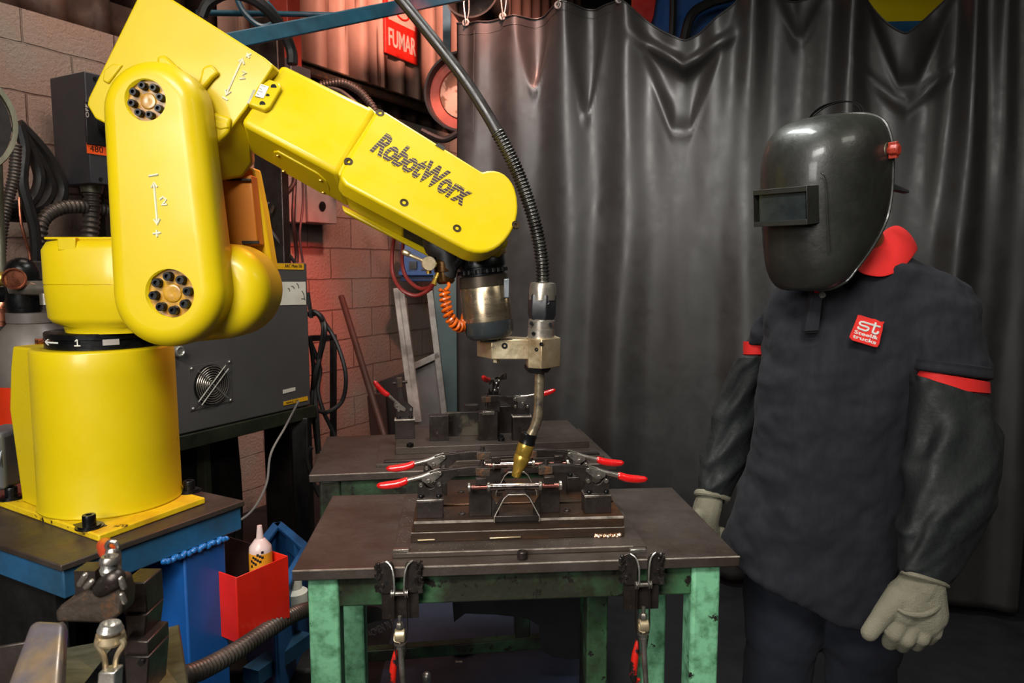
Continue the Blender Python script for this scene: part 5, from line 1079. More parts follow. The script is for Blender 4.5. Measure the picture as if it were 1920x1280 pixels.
b = B(); b.prism([PZ(u, v, .004) for u, v in [(850, 1218), (870, 1220), (888, 1217), (888, 1224), (868, 1231), (851, 1228)]], (0, 0, .012)); b.make('offcut', 'copper', g, bevel=.002)
b = B(); b.prism([PZ(u, v, .003) for u, v in [(854, 1240), (867, 1240), (867, 1243), (854, 1243)]], (0, 0, .003)); tag(b.make('metal_strip', 'zinc'), 'tiny pale strip on the floor below the curved metal offcut', 'strip')
g = thing('floor_bolt', 'bright bolt standing at the foot of the picture below the front table', 'bolt', V(800, 1270, 1.9)); c = V(800, 1272, 1.9)
b = B(); b.cyl(Vector((c.x, c.y, 0)), c, .012); b.cap(c, c+UP*.006, .014); b.make('stud', 'steel', g)
g = thing('red_reel', 'dark red wire reel with worn white print low behind the left green leg', 'reel', PZ(715, 1180, .1))
c = V(690, 1185, 2.75); nr = Vector((.45, -.85, .25)).normalized()
b = B(); b.lathe(c, c+nr*.05, [(0, .10), (1, .10)], 40); b.make('inner_drum', 'clothblack', g)
b = B(); b.torus(c+nr*.03, nr, .14, .028, 40, 8); b.make('rim', mat('dark_red_plastic', rgb('6a100c'), .45), g)
text('SEACMEN 70 BE', 'rim_lettering', mat('worn_white_print', rgb('8a8886'), .6), g, V(686, 1200, 2.62), V(750, 1168, 2.62)-V(686, 1200, 2.62), UP, .14, .03, .001)
# ================================================================== red box with bottle, blue crate, conduit, sheet
g = thing('red_parts_box', 'open red sheet-metal box fixed to the right side of the blue robot stand', 'box', V(480, 1130, 1.55))
RA, RBx = V(443, 1083, 1.50), V(540, 1038, 1.62); RBx.z = RA.z+.0
rx_ = (RBx-RA); rx_.z = 0; rwd = rx_.length; rx_.normalize(); ry_ = Vector((-rx_.y, rx_.x, 0)); rhh = RA.z-V(443, 1207, 1.50).z
def RB2(a, c, z): return RA+rx_*a+ry_*c+UP*z
rd = .16; tk = .003
def rbx(a0, a1, c0, c1, z0, z1, nm, m='redpaint', par=g): b = B(); b.loft([[RB2(a0, c0, z), RB2(a1, c0, z), RB2(a1, c1, z), RB2(a0, c1, z)] for z in (z0, z1)]); return b.make(nm, m, par, bevel=.001)
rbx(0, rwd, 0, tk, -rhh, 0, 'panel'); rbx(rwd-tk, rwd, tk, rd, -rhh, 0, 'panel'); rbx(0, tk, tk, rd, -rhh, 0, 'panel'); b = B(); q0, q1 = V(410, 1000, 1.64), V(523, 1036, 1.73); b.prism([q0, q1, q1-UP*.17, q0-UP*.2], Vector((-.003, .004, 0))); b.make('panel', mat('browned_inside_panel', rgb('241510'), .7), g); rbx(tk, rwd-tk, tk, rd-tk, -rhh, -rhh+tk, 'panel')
b = B(); c = RB2(.035, .10, -.07); b.cyl(c-UP*.05, c, .012); q = b.make('spool', 'redpaint'); tag(q, 'small dark red cylinder inside the red box', 'spool')
g = thing('lubricant_bottle', 'orange and pinkish squeeze bottle with checkered flag standing in the red box', 'bottle', RB2(.112, .06, -rhh+tk)); c = RB2(.112, .06, 0); bz = V(502, 1058, c.y).z; zt0 = V(501, 985, c.y).z; zs = V(501, 1013, c.y).z; zc = V(501, 1023, c.y).z
b = B(); b.lathe(Vector((c.x, c.y, c.z-rhh+tk)), Vector((c.x, c.y, zt0)), [(0, .025)]+[((z-(c.z-rhh+tk))/(zt0-(c.z-rhh+tk)), r) for z, r in ((zc-.008, .0255), (zc, .0245), (zs+.004, .012), (zs+.006, .0085), (zt0-.004, .006), (zt0, .0055))], 28); b.make('bottle_body', 'bottle', g)
b = B(); b.lathe(Vector((c.x, c.y, c.z-.10)), Vector((c.x, c.y, zc-.012)), [(0, .0262), (1, .0262)], 28, False); b.make('wrap_label', 'bottlelabel', g)
b = B(); zf = bz+.012
for i in range(6):
    for j in range(4):
        if (i+j) % 2 == 0:
            aa = -PI/2-.1+.2*(i-2.5); z0 = zf-.010+j*.0062+i*.0030
            b.loft([[Vector((c.x+math.cos(aa+da)*.0267, c.y+math.sin(aa+da)*.0267, z0+dz)) for da in (0, .2)] for dz in (0, .0062)], False, False)
b.make('flag_print', 'black', g)
g = thing('blue_crate', 'blue plastic crate on the floor behind the red box', 'crate', V(540, 1040, 2.0))
K_ = V(520, 980, 2.35); z0_ = K_.z; e_a = (V(477, 1012, 2.1)-K_); e_b = (V(585, 1022, 2.1)-K_); e_a.z = 0; e_b.z = 0; e_a = e_a*1.4; e_b = e_b*.85
for nm, p0, p1 in (('side', K_, K_+e_a), ('side', K_, K_+e_b), ('side', K_+e_a, K_+e_a+e_b), ('side', K_+e_b, K_+e_a+e_b)):
    b = B(); b.bar(p0-UP*.14, p1-UP*.14, .012, .28); b.make('side', 'plasticcrate', g, bevel=.003); b = B(); b.bar(p0-UP*.004, p1-UP*.004, .03, .014); b.make('rim', 'plasticcrate', g, bevel=.003)
b = B(); b.prism([K_-UP*.28, K_+e_a-UP*.28, K_+e_a+e_b-UP*.28, K_+e_b-UP*.28], (0, 0, .006)); b.make('base', 'plasticcrate', g)
b = B(); m_ = K_+e_b*.45; b.bar(m_-UP*.03, m_+e_b*.3-UP*.03, .03, .05); b.make('grip_recess', 'plasticcrate', g, bevel=.004)
zc_ = z0_-.28
b = B(); b.box((K_+e_a*.5+e_b*.5)-UP*(.28+zc_/2), (.28, .26, zc_-.002)); tag(b.make('low_stool', 'inside', bevel=.01), 'dark low box the blue crate stands on', 'box')
rib('ribbed_floor_conduit', [V(345, 1268, 1.25), V(385, 1252, 1.32), V(440, 1222, 1.42), V(500, 1182, 1.55), V(550, 1152, 1.68), V(585, 1140, 1.82)], .0145, .0125, .0055, 'conduit', 'thick ribbed grey conduit rising below the red box', 'conduit', seg=20)
b = B(); c = V(553, 1108, 1.95); b.lathe(c-UP*.05, c+UP*.05, [(0, .035), (.5, .035), (.6, .02), (1, .02)], 20); tag(b.make('white_fitting', 'white'), 'small white fitting between the red box and the front table', 'fitting')
b = B(); b.bar(V(470, 1268, 1.75), V(570, 1196, 1.95), .05, .04); tag(b.make('low_blue_rail', 'bluegrime'), 'dark blue rail low down behind the ribbed conduit', 'rail')
# ================================================================== out-of-focus jig at the lower left
FD = .92
def f(u, v, d=FD): return V(u, v, d)
fj = thing('welding_jig', 'blurred dark steel jig blocks at the lower left picture corner', 'jig', f(210, 1290))
def fpr(px, d, t, nm, m, par, bev=.002): b = B(); b.prism([V(u, v, d) for u, v in px], (0, t, 0)); return b.make(nm, m, par, bevel=bev)
fpr([(233, 1152), (276, 1152), (270, 1205), (238, 1204)], .97, .05, 'steel_block', 'darksteel', fj); fpr([(229, 1092), (272, 1092), (276, 1152), (231, 1152)], .975, .05, 'block_face', 'darksteel', fj)
fpr([(232, 1230), (280, 1231), (274, 1310), (236, 1310)], .95, .06, 'steel_block', 'darksteel', fj); fpr([(232, 1200), (278, 1203), (280, 1231), (230, 1230)], .955, .06, 'block_face', 'darksteel', fj)
fpr([(150, 1290), (240, 1175), (262, 1290)], 1.02, .02, 'side_web', 'blackox', fj)
c = f(263, 1243, .945); b = B(); b.cyl(c, c+Vector((0, .01, 0)), .0045); b.make('hole', 'black', fj)
# rounded tan bar
b = B(); b.loft([[V(u, v, d) for u, v, d in r] for r in ([(60, 1165, .84), (120, 1165, .84), (128, 1172, .86), (120, 1172, .93), (60, 1168, .93)], [(10, 1300, .76), (110, 1300, .76), (122, 1300, .78), (120, 1300, .9), (20, 1300, .9)])]); b.make('clamped_bar', mat('tan_oxidised_bar', rgb('8a7458'), .35, .5, rgb('6c6468'), 16, .5, .1), fj, bevel=.008, seg=4)
b = B(); b.loft([[V(u, v, .95) for u, v in ((-30, 1215), (60, 1200), (40, 1300), (-30, 1300))], [V(u, v, 1.0) for u, v in ((-30, 1215), (60, 1200), (40, 1300), (-30, 1300))]]); b.make('steel_block', 'darksteel', fj, bevel=.003)
fc_ = thing('toggle_clamp', 'blurred toggle clamp with an orange-red grip end in the lower left foreground', 'clamp', f(205, 1100), 'toggle clamps seen end-on')
b = B(); b.tube([f(200, 1022, 1.0), f(202, 1030, .96), f(207, 1040, .93)], [.010, .0125, .011], 14); b.cap(f(197, 1022, 1.0), f(206, 1034, .95), .011, .011); b.make('grip', mat('orange_red_grip', rgb('c0401c'), .35), fc_)
b = B(); b.tube([f(211, 1030, .925), f(212, 1050, .92), f(210, 1080, .91)], [.009, .0105, .011], 14); b.torus(f(211, 1024, .918), (0, 1, .2), .0075, .003, 20, 8); b.make('handle', 'steel', fc_)
b = B(); b.lathe(f(207, 1074, .905), f(206, 1048, .905), [(0, .0115), (.3, .0128), (.5, .011), (1, .010)], 20); b.sph(f(209, 1078, .9), .0085); b.make('lock_nut', 'zinc', fc_)
b = B(); b.lathe(f(206, 1054, .9), f(206, 1042, .9), [(0, .0125), (.5, .0125), (1, .010), (1, .0065), (.5, .006)], 20); b.make('washer', 'steel', fc_)
b = B(); b.cap(f(192, 1102, .905), f(215, 1084, .9), .012, .0135); b.box(f(172, 1085, .93), (.028, .03, .035)); b.make('knuckle', 'darksteel', fc_)
fpr([(102, 1148), (112, 1136), (175, 1100), (190, 1085), (222, 1092), (230, 1120), (228, 1150), (205, 1170), (140, 1168), (106, 1168)], .90, .035, 'clamp_arm', 'rust', fc_, .004)
for p0, p1 in (((150, 1095), (160, 1078)), ((162, 1100), (172, 1090)), ((226, 1085), (232, 1100)), ((228, 1115), (233, 1128))): b = B(); b.cap(f(p0[0], p0[1], .895), f(p1[0], p1[1], .895), .004); b.make('link', 'steel', fc_)
b = B(); b.lathe(f(207, 1184, .87), f(207, 1168, .87), [(0, .0135), (.3, .0155), (.7, .0135), (1, .012), (1, .009), (.5, .0085)], 24); b.make('spindle_nut', 'zinc', fc_)
b = B(); b.lathe(f(207, 1204, .875), f(207, 1186, .875), [(0, .0165), (.3, .0185), (1, .0165)], 24)
for s in (-1, 1): b.tube([f(207+s*22, 1198, .86), f(207+s*25, 1208, .86), f(207+s*14, 1226, .86), f(207+s*9, 1250, .86), f(207+s*9, 1300, .86)], .0035, 8)
b.make('fork', 'bronze', fc_)
fpr([(183, 1262), (216, 1260), (214, 1300), (180, 1300)], .845, .02, 'hex_nut', 'zinc', fc_)
b = B(); b.prism([V(266, 1189, 1.15), V(334, 1171, 1.15), V(354, 1310, .98), V(240, 1310, .98)], Vector((0, .002, -.004))); b.prism([V(334, 1171, 1.15), V(336, 1171, 1.16), V(358, 1310, .99), V(354, 1310, .98)], (0, 0, -.01)); b.prism([V(120, 1215, 1.15), V(266, 1189, 1.15), V(250, 1310, 1.0), V(120, 1310, 1.0)], Vector((0, .002, -.004))); tag(b.make('galvanised_sheet', 'galv', flat=True), 'dull galvanised sheet lying under the foreground jig', 'sheet')

g = thing('side_bench', 'low dark bench under the blurred foreground jig', 'bench', (-.72, .76, 0))
b = B(); b.box((-.72, .76, .765), (.56, .40, .02)); b.make('top', 'tabletop', g, bevel=.002)
for x in (-.97, -.47):
    for y in (.59, .93): b = B(); b.box((x, y, .3775), (.04, .04, .755)); b.make('leg', 'greengrime', g, bevel=.003)
# ================================================================== the worker
pr = thing('person', 'person in black welding mask, navy polo with red collar and knitted gloves beside the table', 'person', (V(1560, 1000, 1.78).x, 1.74, 0))
PB = mat('denim_seam', rgb('0c0f10'), .9)
def pv(u, v, d): return V(u, v, d)
# body: one continuous figure (mostly under its clothes)
hipc = pv(1545, 1090, 1.76); px_, py_ = hipc.x, hipc.y
b = B()
b.cap(pv(1590, 660, 1.70), pv(1560, 900, 1.74), .10, .10); b.cap(pv(1545, 960, 1.76), pv(1545, 1050, 1.76), .10, .10); b.cap(pv(1530, 610, 1.72), pv(1700, 600, 1.67), .05, .05)
b.cap(pv(1622, 560, 1.68), pv(1612, 450, 1.62), .055, .05)
hd = pv(1532, 372, 1.575); b.sph(hd, .092, (.9, 1.05, 1.2)); b.cap(hd+Vector((-.045, -.035, -.055)), hd+Vector((-.03, -.02, -.08)), .045, .035)
b.cap(hd+Vector((-.085, -.062, .0)), hd+Vector((-.10, -.07, -.025)), .012, .015); b.sph(hd+Vector((-.078, -.085, .01)), .014); b.sph(hd+Vector((-.10, -.04, .01)), .014); b.cap(hd+Vector((-.08, -.075, -.055)), hd+Vector((-.095, -.05, -.055)), .011)
b.cap(hd+Vector((.055, -.055, -.02)), hd+Vector((.06, -.05, .02)), .014, .017); b.cap(hd+Vector((-.045, .075, -.02)), hd+Vector((-.04, .075, .02)), .014, .017)
aR = [pv(1765, 615, 1.60), pv(1800, 830, 1.52), pv(1728, 1085, 1.42)]; aL = [pv(1462, 622, 1.785), pv(1374, 785, 1.895), pv(1336, 930, 1.86)]
for a_, r_0 in ((aR, .032), (aL, .021)): b.cap(a_[0], a_[1], r_0, r_0); b.cap(a_[1], a_[2], .036, .027)
for s in (-1, 1):
    hp = Vector((px_+s*.09, py_-s*.02, .80)); kn_ = Vector((px_+s*.10, py_-s*.02+.0, .47)); an = Vector((px_+s*.11, py_-s*.02+.03, .08))
    b.cap(hp, kn_, .085, .058); b.cap(kn_, an, .055, .038); b.cap(an+Vector((0, .02, -.035)), an+Vector((-.06, -.16, -.05)), .035, .03)
b.make('body', 'skin', pr, mods=[remesh(.009, 4)])
b = B(); b.sph(hd+Vector((.012, .02, .03)), .094, (.93, 1.05, 1.12)); b.make('hair', 'hair', pr, mods=[remesh(.008, 3)])
# trousers
b = B()
for s in (-1, 1):
    hp = Vector((px_+s*.08, py_-s*.02, .82)); kn_ = Vector((px_+s*.092, py_-s*.02, .46)); an = Vector((px_+s*.11, py_-s*.02+.03, .09)); b.cap(hp, kn_, .122, .096); b.cyl(kn_, an, .088, .078)
b.cap(Vector((px_-.06, py_+.01, .86)), Vector((px_+.06, py_-.01, .86)), .13)
b.cap(Vector((px_, py_, .80)), Vector((px_, py_, .66)), .08, .05); b.make('trousers', 'trousers', pr, mods=[remesh(.010, 5, (.09, .018))])
for s in (-1, 1):
    an = Vector((px_+s*.11, py_-s*.02+.03, .05)); b = B(); b.cap(an+Vector((.01, .04, 0)), an+Vector((-.07, -.17, -.01)), .048, .042); b.box(an+Vector((-.03, -.06, -.038)), (.09, .27, .02), rz=-.35); b.make('shoe', 'blackpl', pr, mods=[remesh(.007, 4)])
# polo shirt: rings round the trunk, row by row in the picture
def ell(uc, hw, v0, tilt, d, dd, tw=.35, n=40, ex_=2.4):
    out = []
    for k in range(n):
        a = 2*PI*k/n; x = math.copysign(abs(math.cos(a))**(2/ex_), math.cos(a)); y = math.copysign(abs(math.sin(a))**(2/ex_), math.sin(a))
        p = pv(uc+hw*x, v0+tilt*x, d); p.y += 0; dy = dd*y-tw*hw/FPX*d*x*.55
        # keep the picture column while the point moves in depth
        q = pv(uc+hw*x, v0+tilt*x, d+dy); q.z = p.z; out.append(q)
    return out
b = B()
rows = [(1640, 40, 470, 0, 1.655, .06), (1642, 78, 484, 6, 1.66, .075), (1645, 128, 500, 10, 1.66, .092), (1640, 168, 522, 8, 1.665, .102), (1634, 190, 556, 6, 1.67, .11), (1620, 188, 600, 4, 1.67, .12), (1604, 176, 650, 2, 1.67, .128), (1588, 166, 710, 0, 1.672, .135), (1576, 160, 780, 0, 1.68, .140),
        (1565, 162, 860, 4, 1.69, .142), (1552, 166, 930, 12, 1.70, .145), (1540, 170, 1000, 34, 1.71, .148), (1530, 173, 1060, 52, 1.715, .150), (1528, 174, 1096, 62, 1.718, .150)]
b.loft([ell(*r) for r in rows])
# short sleeves
def sleeve(bb, st, n=24, wr=0, seed=0):
    rg = []
    for i, (u, v, d, hw, dd, tilt) in enumerate(st):
        ring = []
        for k in range(n):
            a = 2*PI*k/n; x, y = math.cos(a), math.sin(a); w_ = 1+wr*noise.noise(Vector((x*1.6+seed, y*1.6, i*.55+seed)))
            q = pv(u+hw*w_*x, v+tilt*x, d+dd*w_*y); ring.append(q)
        rg.append(ring)
    bb.loft(rg); return bb
sleeve(b, [(1740, 520, 1.63, 52, .06, 12), (1768, 556, 1.61, 70, .075, 16), (1776, 610, 1.595, 74, .078, 14), (1783, 665, 1.58, 73, .078, 13), (1784, 700, 1.57, 73, .078, 10)])
sleeve(b, [(1490, 560, 1.74, 45, .06, -4), (1462, 590, 1.77, 42, .06, -4), (1440, 630, 1.80, 38, .06, -3), (1430, 648, 1.82, 36, .058, -3)])
shirt = b.make('polo_shirt', 'navy', pr, mods=[remesh(.0075, 8, (.085, .030))])
b = B()
for (st, w_) in (([(1785, 690, 1.57), (1785, 706, 1.567)], (76, .080, 10)),): 
    sleeve(b, [(u, v+dv, d, w_[0]+dw, w_[1]+dw*.001, w_[2]) for (u, v, d), dv, dw in ((st[0], -14, 0), (st[0], -9, 3), (st[0], -4, 1), (st[1], -12, 4), (st[1], -6, 3), (st[1], -1, 0))], 32)
b.make('rolled_hem', 'navy', pr, mods=[subs(1)])
b = B(); sleeve(b, [(1786, 704, 1.566, 71, .074, 12), (1786, 731, 1.563, 72, .076, 6), (1786, 733, 1.562, 68, .07, 6)], 32); b.make('red_cuff', 'redcloth', pr)
b = B(); sleeve(b, [(1424, 640, 1.83, 31, .05, 0), (1421, 664, 1.835, 28, .05, 0), (1421, 666, 1.835, 25, .045, 0)], 32); b.make('red_cuff', 'redcloth', pr)
# placket and button
dfr = 1.545
def dab(px, d, t, nm, m, bev=.0008): b = B(); b.prism([pv(u, v, d) for u, v in px], (0, t, 0)); return b.make(nm, m, pr, bevel=bev)
dab([(1524, 545), (1544, 545), (1536, 620), (1508, 622)], 1.549, .02, 'placket', 'navy', .002)
b = B(); b.tube([pv(1508, 624, 1.5475), pv(1535, 622, 1.5475), pv(1537, 634, 1.5475), pv(1506, 635, 1.5475), pv(1508, 624, 1.5475)], .0009, 5, smooth=False); b.make('placket_stitching', PB, pr)
b = B(); c = pv(1543, 553, 1.530); b.lathe(c+Vector((0, .003, 0)), c, [(0, .0068), (.6, .0068), (1, .0055), (1, .0035), (.5, .003)], 20); b.make('button', 'chrome', pr)
dab([(1527, 541), (1537, 541), (1536, 549), (1528, 549)], 1.531, .004, 'red_placket_edge', 'redcloth')
# red collar
rowsC = [[(1598, 470, 1.60), (1622, 462, 1.585), (1645, 446, 1.60), (1662, 426, 1.63), (1684, 420, 1.67), (1692, 432, 1.71), (1680, 450, 1.75)],
         [(1600, 474, 1.585), (1630, 474, 1.57), (1658, 456, 1.585), (1682, 432, 1.61), (1700, 428, 1.66), (1704, 440, 1.71), (1690, 462, 1.76)],
         [(1604, 496, 1.555), (1640, 500, 1.552), (1672, 486, 1.562), (1700, 462, 1.585), (1716, 448, 1.64), (1716, 456, 1.71), (1700, 476, 1.77)],
         [(1606, 512, 1.545), (1640, 520, 1.545), (1664, 521, 1.548), (1700, 502, 1.562), (1722, 466, 1.62), (1720, 470, 1.70), (1704, 486, 1.775)]]
b = B(); R4 = [b.ring([pv(*p) for p in r]) for r in rowsC]
for r0_, r1_ in zip(R4, R4[1:]):
    for k in range(6): b.face([r0_[k], r0_[k+1], r1_[k+1], r1_[k]])
b.make('collar', 'redcloth', pr, mods=[solid(.004), subs(2)])
# chest patch
pc_ = [(1609, 590), (1659, 602), (1655, 618), (1648, 651), (1593, 634), (1596, 622)]
Pp0, Pp1, Pp2 = pv(1609, 590, 1.519), pv(1659, 602, 1.514), pv(1593, 634, 1.514); npp = (Pp1-Pp0).cross(Pp2-Pp0).normalized(); npp = -npp if npp.y > 0 else npp
def PP(u, v, off=0): return PL(u, v, Pp0+npp*off, npp)
b = B(); b.prism([PP(u, v, .001) for u, v in [(1609, 590), (1616, 591), (1634, 597), (1642, 598), (1652, 603), (1659, 602.5), (1656, 609), (1655, 620), (1652, 630), (1649, 645), (1645, 651), (1638, 650), (1612, 642), (1598, 638), (1593, 632), (1595, 626), (1601, 612), (1607, 596)]], -npp*.004); b.make('chest_patch', mat('embroidered_red', rgb('e0241c'), .6, 0, rgb('c81a16'), 30, bump=.1, bscale=300), pr, bevel=.0008)
xd = PP(1651, 618)-PP(1611, 604); yd = PP(1609, 604)-PP(1602, 634)
def st_(pts, r, nm='logo_lettering'):
    b = B(); b.tube([PP(u, v, .0018) for u, v in pts], r, 6, 5); return b
w8 = 1.55
def q_(x, y): return (1580+x/12.8, 570+y/12.8)
b = B()
b.tube([PP(*q_(*p), .0018) for p in [(720, 500), (600, 462), (470, 425), (415, 445), (425, 490), (490, 520), (570, 545), (620, 575), (600, 625), (540, 640), (460, 612), (375, 580), (385, 540)]], .0023, 6, 5)
b.tube([PP(*q_(*p), .002) for p in [(795, 440), (760, 560), (722, 660), (740, 695), (800, 712), (845, 690), (850, 650)]], .0023, 6, 5); b.tube([PP(*q_(*p), .002) for p in [(690, 490), (900, 550)]], .0023, 6, smooth=False)
b.make('logo_letters', 'whitewrite', pr)
text('Steel&', 'logo_lettering', 'whitewrite', pr, PP(*q_(268, 700), .0012), PP(*q_(830, 855))-PP(*q_(268, 700)), PP(*q_(300, 610))-PP(*q_(268, 700)), (PP(*q_(830, 855))-PP(*q_(268, 700))).length, .0078, .0008, bold=.02)
text('trucks', 'logo_lettering', 'whitewrite', pr, PP(*q_(228, 800), .0012), PP(*q_(790, 970))-PP(*q_(228, 800)), PP(*q_(255, 720))-PP(*q_(228, 800)), (PP(*q_(790, 970))-PP(*q_(228, 800))).length, .0078, .0008, bold=.02)
# over-sleeves of black denim with gathered ends
def oversleeve(st, seed, wr=.22):
    # resample the stations
    S_ = []
    for i in range(len(st)-1):
        for k in range(5): t = k/5; S_.append([a*(1-t)+c*t for a, c in zip(st[i], st[i+1])])
    S_.append(list(st[-1])); b = B(); rg = []; n = 44; N_ = len(S_)
    for i, (u, v, d, hw, dd, tilt) in enumerate(S_):
        ring = []; t = i/(N_-1); g_ = max(0, 1-t*9)+max(0, (t-.86)/.14); fold = min(1, t*6)*min(1, (1-t)*6)
        for k in range(n):
            a = 2*PI*k/n; x, y = math.cos(a), math.sin(a)
            m_ = 1+g_*.05*math.sin(a*13+seed)+fold*(wr*noise.noise(Vector((x*1.3+seed, y*1.3, t*5+x*1.2+seed)))+(.22*((1-abs(math.sin(t*11+x*1.9+y*1.1+seed)))**2-.3))*(.5+.7*noise.noise(Vector((x, y, t*3+seed)))))
            ring.append(pv(u+hw*m_*x, v+tilt*x+fold*8*noise.noise(Vector((x*2, y*2, t*4+seed*2))), d+dd*m_*y))
        rg.append(ring)
    b.loft(rg, caps=False); return b.make('over_sleeve', 'sleeve', pr, angle=180, mods=[solid(.002), subs(1)])
oversleeve([(1780, 722, 1.555, 75, .080, 24), (1783, 740, 1.548, 80, .086, 20), (1790, 790, 1.53, 88, .088, 4), (1792, 850, 1.51, 92, .088, -6), (1788, 910, 1.48, 93, .085, -8), (1778, 960, 1.46, 92, .08, -12), (1760, 1000, 1.44, 76, .068, 0), (1746, 1040, 1.425, 62, .056, 10), (1737, 1072, 1.412, 50, .046, 12), (1733, 1086, 1.408, 46, .042, 13)], 1.3)
oversleeve([(1418, 668, 1.835, 36, .06, -2), (1408, 690, 1.85, 42, .065, -4), (1392, 740, 1.88, 44, .07, -6), (1378, 790, 1.89, 46, .07, -4), (1362, 840, 1.885, 44, .065, 2), (1352, 880, 1.875, 38, .058, 6), (1342, 910, 1.865, 31, .048, 8), (1338, 932, 1.86, 27, .04, 8)], 4.1)
# gloves: near hand
def glove(caps, ridge=None, cuff=None):
    b = B()
    for p0, p1, r0, r1 in caps: b.cap(p0, p1, r0, r1, 14, 4)
    o = b.make('glove', 'glove', pr, mods=[remesh(.0032, 4)])
    if cuff: b = B(); b.tube(*cuff); b.make('knit_cuff', 'glove', pr)
    if ridge: b = B(); b.tube(*ridge); b.make('folded_knit', 'glove', pr)
GD = 1.405
h = lambda u, v, dd=0: pv(u, v, GD+dd)
glove([(h(1735, 1078), h(1725, 1098), .034, .038), (h(1716, 1092), h(1690, 1140), .032, .040), (h(1736, 1100), h(1742, 1150), .036, .036), (h(1700, 1120), h(1730, 1160), .040, .038),
       (h(1684, 1118, -.008), h(1655, 1152, -.012), .026, .0205), (h(1655, 1152, -.012), h(1630, 1186, -.016), .0195, .017),
       (h(1694, 1150, -.006), h(1676, 1186, -.02), .022, .018), (h(1676, 1186, -.02), h(1668, 1204, .004), .0175, .016),
       (h(1714, 1158, -.008), h(1700, 1198, -.024), .020, .0165), (h(1700, 1198, -.024), h(1692, 1210, .004), .0165, .015),
       (h(1736, 1158, -.006), h(1728, 1196, -.022), .019, .016), (h(1728, 1196, -.022), h(1718, 1208, .004), .0155, .0145),
       (h(1757, 1148, 0), h(1752, 1186, -.012), .0175, .0145), (h(1752, 1186, -.012), h(1742, 1198, .01), .0145, .013)],
      ridge=([h(1684, 1142, -.036), h(1702, 1150, -.046), h(1728, 1152, -.048), (h(1750, 1144, -.042)), h(1765, 1128, -.02), h(1766, 1112, .0)], [.003, .005, .006, .006, .0055, .004], 10),
      cuff=([h(1734+43*math.cos(a), 1086+13*math.cos(a)+3*math.sin(a), .040*math.sin(a)) for a in [k*2*PI/20 for k in range(21)]], .0048, 8))
# far hand, mostly behind the table corner
fg = lambda u, v, dd=0: pv(u, v, 1.86+dd)
glove([(fg(1336, 928), fg(1330, 945), .030, .034), (fg(1328, 945), fg(1318, 985), .037, .038), (fg(1322, 980), fg(1330, 1012), .036, .03),
       (fg(1312, 965, -.02), fg(1306, 1000, -.03), .018, .014), (fg(1322, 1008), fg(1320, 1040, -.01), .016, .013), (fg(1334, 1010), fg(1334, 1044, -.01), .016, .013), (fg(1345, 1006), fg(1346, 1038, -.005), .015, .012), (fg(1353, 996), fg(1356, 1022), .013, .011)],
      cuff=([fg(1336+29*math.cos(a), 930+6*math.cos(a)+5*math.sin(a), .036*math.sin(a)) for a in [k*2*PI/20 for k in range(21)]], .0085, 8))
# ------------------------------------------------------------------ welding mask
hm = Vector((pv(1560, 380, 1.50).x, 1.50, 0)); ztop = pv(1590, 209, 1.50).z
yaw = math.radians(50); fwd = Vector((-math.sin(yaw), -math.cos(yaw), 0)); sid = Vector((math.cos(yaw), -math.sin(yaw), 0))  # sid: towards the worker's left
HC = Vector((pv(1540, 300, 1.54).x, 1.54, ztop)); tiltm = Matrix.Rotation(math.radians(6), 4, sid)
def HM(s, g_, z):
    v_ = tiltm.to_3x3() @ (sid*s+fwd*g_+UP*z); return HC+v_
tab = [(0, .012, -.005, -.03), (-.004, .058, .035, -.05), (-.012, .082, .07, -.056), (-.025, .098, .098, -.058), (-.045, .108, .120, -.058), (-.075, .1145, .136, -.058), (-.12, .116, .143, -.058), (-.17, .115, .143, -.056), (-.215, .112, .141, -.045), (-.25, .107, .139, -.022), (-.285, .099, .135, .012), (-.315, .088, .130, .042), (-.338, .074, .122, .056), (-.350, .056, .112, .082), (-.353, .03, .10, .09)]
b = B(); rg = []
for z, w_, gf, gb in tab:
    ring = []
    for k in range(41):
        a = -PI/2+PI*k/40; x = math.copysign(abs(math.sin(a))**.78, math.sin(a)); y = abs(math.cos(a))**.72
        ring.append(HM(w_*x, gb+(gf-gb)*y, z))
    rg.append(ring)
b.loft(rg, False, False); b.face([v_ for v_ in b.bm.verts[:41]]) if False else None
b.bm.verts.ensure_lookup_table(); b.face(list(b.bm.verts)[:41]); b.face(list(b.bm.verts)[-41:])
mask = b.make('welding_mask', 'helmet', pr, angle=60, mods=[solid(.0035), subs(1)])
b = B(); rim = [r[-1] for r in rg][1:]+[]; b.tube([r[-1] for r in rg], .0035, 7); b.tube([r[0] for r in rg], .0035, 7); b.tube([rg[2][k] for k in (40, 0)], .003, 6, smooth=False); b.make('mask_rim', 'helmet', mask)
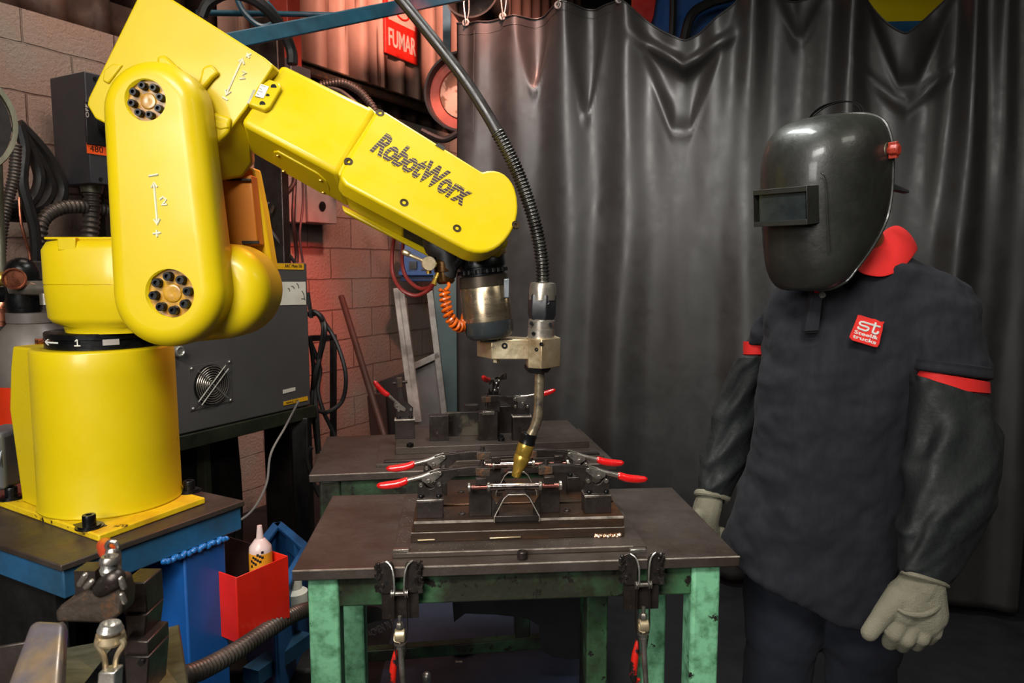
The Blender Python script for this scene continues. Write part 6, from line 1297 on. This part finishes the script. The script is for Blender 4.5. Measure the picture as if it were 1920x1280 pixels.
# raised centre panel line, window box
b = B(); wz0, wz1 = -.152, -.205
def WB(s, g_, z): return HM(s, g_, z)
for (z0, z1, s0_, s1_) in ((wz0+.010, wz0, -.056, .056), (wz1, wz1-.010, -.056, .056)): b.loft([[WB(s0_, .120, z), WB(s1_, .120, z), WB(s1_, .178, z), WB(s0_, .178, z)] for z in (z0, z1)])
for s0_, s1_ in ((-.056, -.057), (.057, .056)): b.loft([[WB(s0_, .120, z), WB(s1_, .120, z), WB(s1_, .178, z), WB(s0_, .178, z)] for z in (wz0+.010, wz1-.010)])
b.make('window_frame', 'helmet', mask, bevel=.0018)
b = B(); b.loft([[WB(-.049, .150, z), WB(.049, .150, z), WB(.049, .169, z), WB(-.049, .169, z)] for z in (wz0+.002, wz1-.002)]); b.make('window_glass', 'lens', mask)
b = B(); b.tube([HM(.066, .141, -.12), HM(.072, .134, -.135), HM(.074, .132, -.20), HM(.075, .128, -.27)], .0014, 5); b.make('panel_ridge', 'helmet', mask)
# pivot knob, head straps
kc = HM(.112, -.035, -.085); kd = (HM(.2, -.035, -.085)-HM(.1, -.035, -.085)).normalized()
b = B(); b.lathe(kc, kc+kd*.004, [(0, .017), (1, .016)], 24); b.make('pivot_washer', 'galv', mask)
b = B(); b.lathe(kc+kd*.004, kc+kd*.026, [(0, .008), (.3, .012), (.9, .012), (1, .009)], 8); b.bar(kc+kd*.014-UP*.016+fwd*-.003, kc+kd*.014+UP*.016+fwd*.003, .010, .016, kd); b.make('pivot_knob', mat('dusty_red_knob', rgb('b8402c'), .4, 0, rgb('8a2c20'), 30), mask, bevel=.001)
def band(pts, w_, t, nm, m='blackpl'):
    b = B(); P_ = [Vector(p) for p in pts]; rg = []
    for i, p in enumerate(P_):
        d = (P_[min(i+1, len(P_)-1)]-P_[max(i-1, 0)]).normalized(); s_ = fwd*1.0; s_ = (s_-d*s_.dot(d)).normalized(); n_ = d.cross(s_)
        rg.append([p+s_*w_/2+n_*t/2, p-s_*w_/2+n_*t/2, p-s_*w_/2-n_*t/2, p+s_*w_/2-n_*t/2])
    b.loft(rg); return b.make(nm, m, pr, mods=[subs(2)])
band([pv(u, v, 1.575) for u, v in ((1515, 225), (1530, 207), (1552, 195), (1580, 190), (1604, 190), (1618, 199), (1624, 216), (1624, 240))], .016, .0016, 'head_strap')
band([pv(u, v, 1.56) for u, v in ((1520, 222), (1545, 200), (1580, 188), (1608, 194), (1616, 210), (1618, 235))], .006, .0016, 'head_strap')
b = B(); b.prism([pv(u, v, 1.60) for u, v in ((1655, 335), (1676, 343), (1706, 357), (1705, 362), (1680, 357), (1655, 360))], (0, .02, 0)); b.make('strap_end', 'blackpl', pr, bevel=.002)
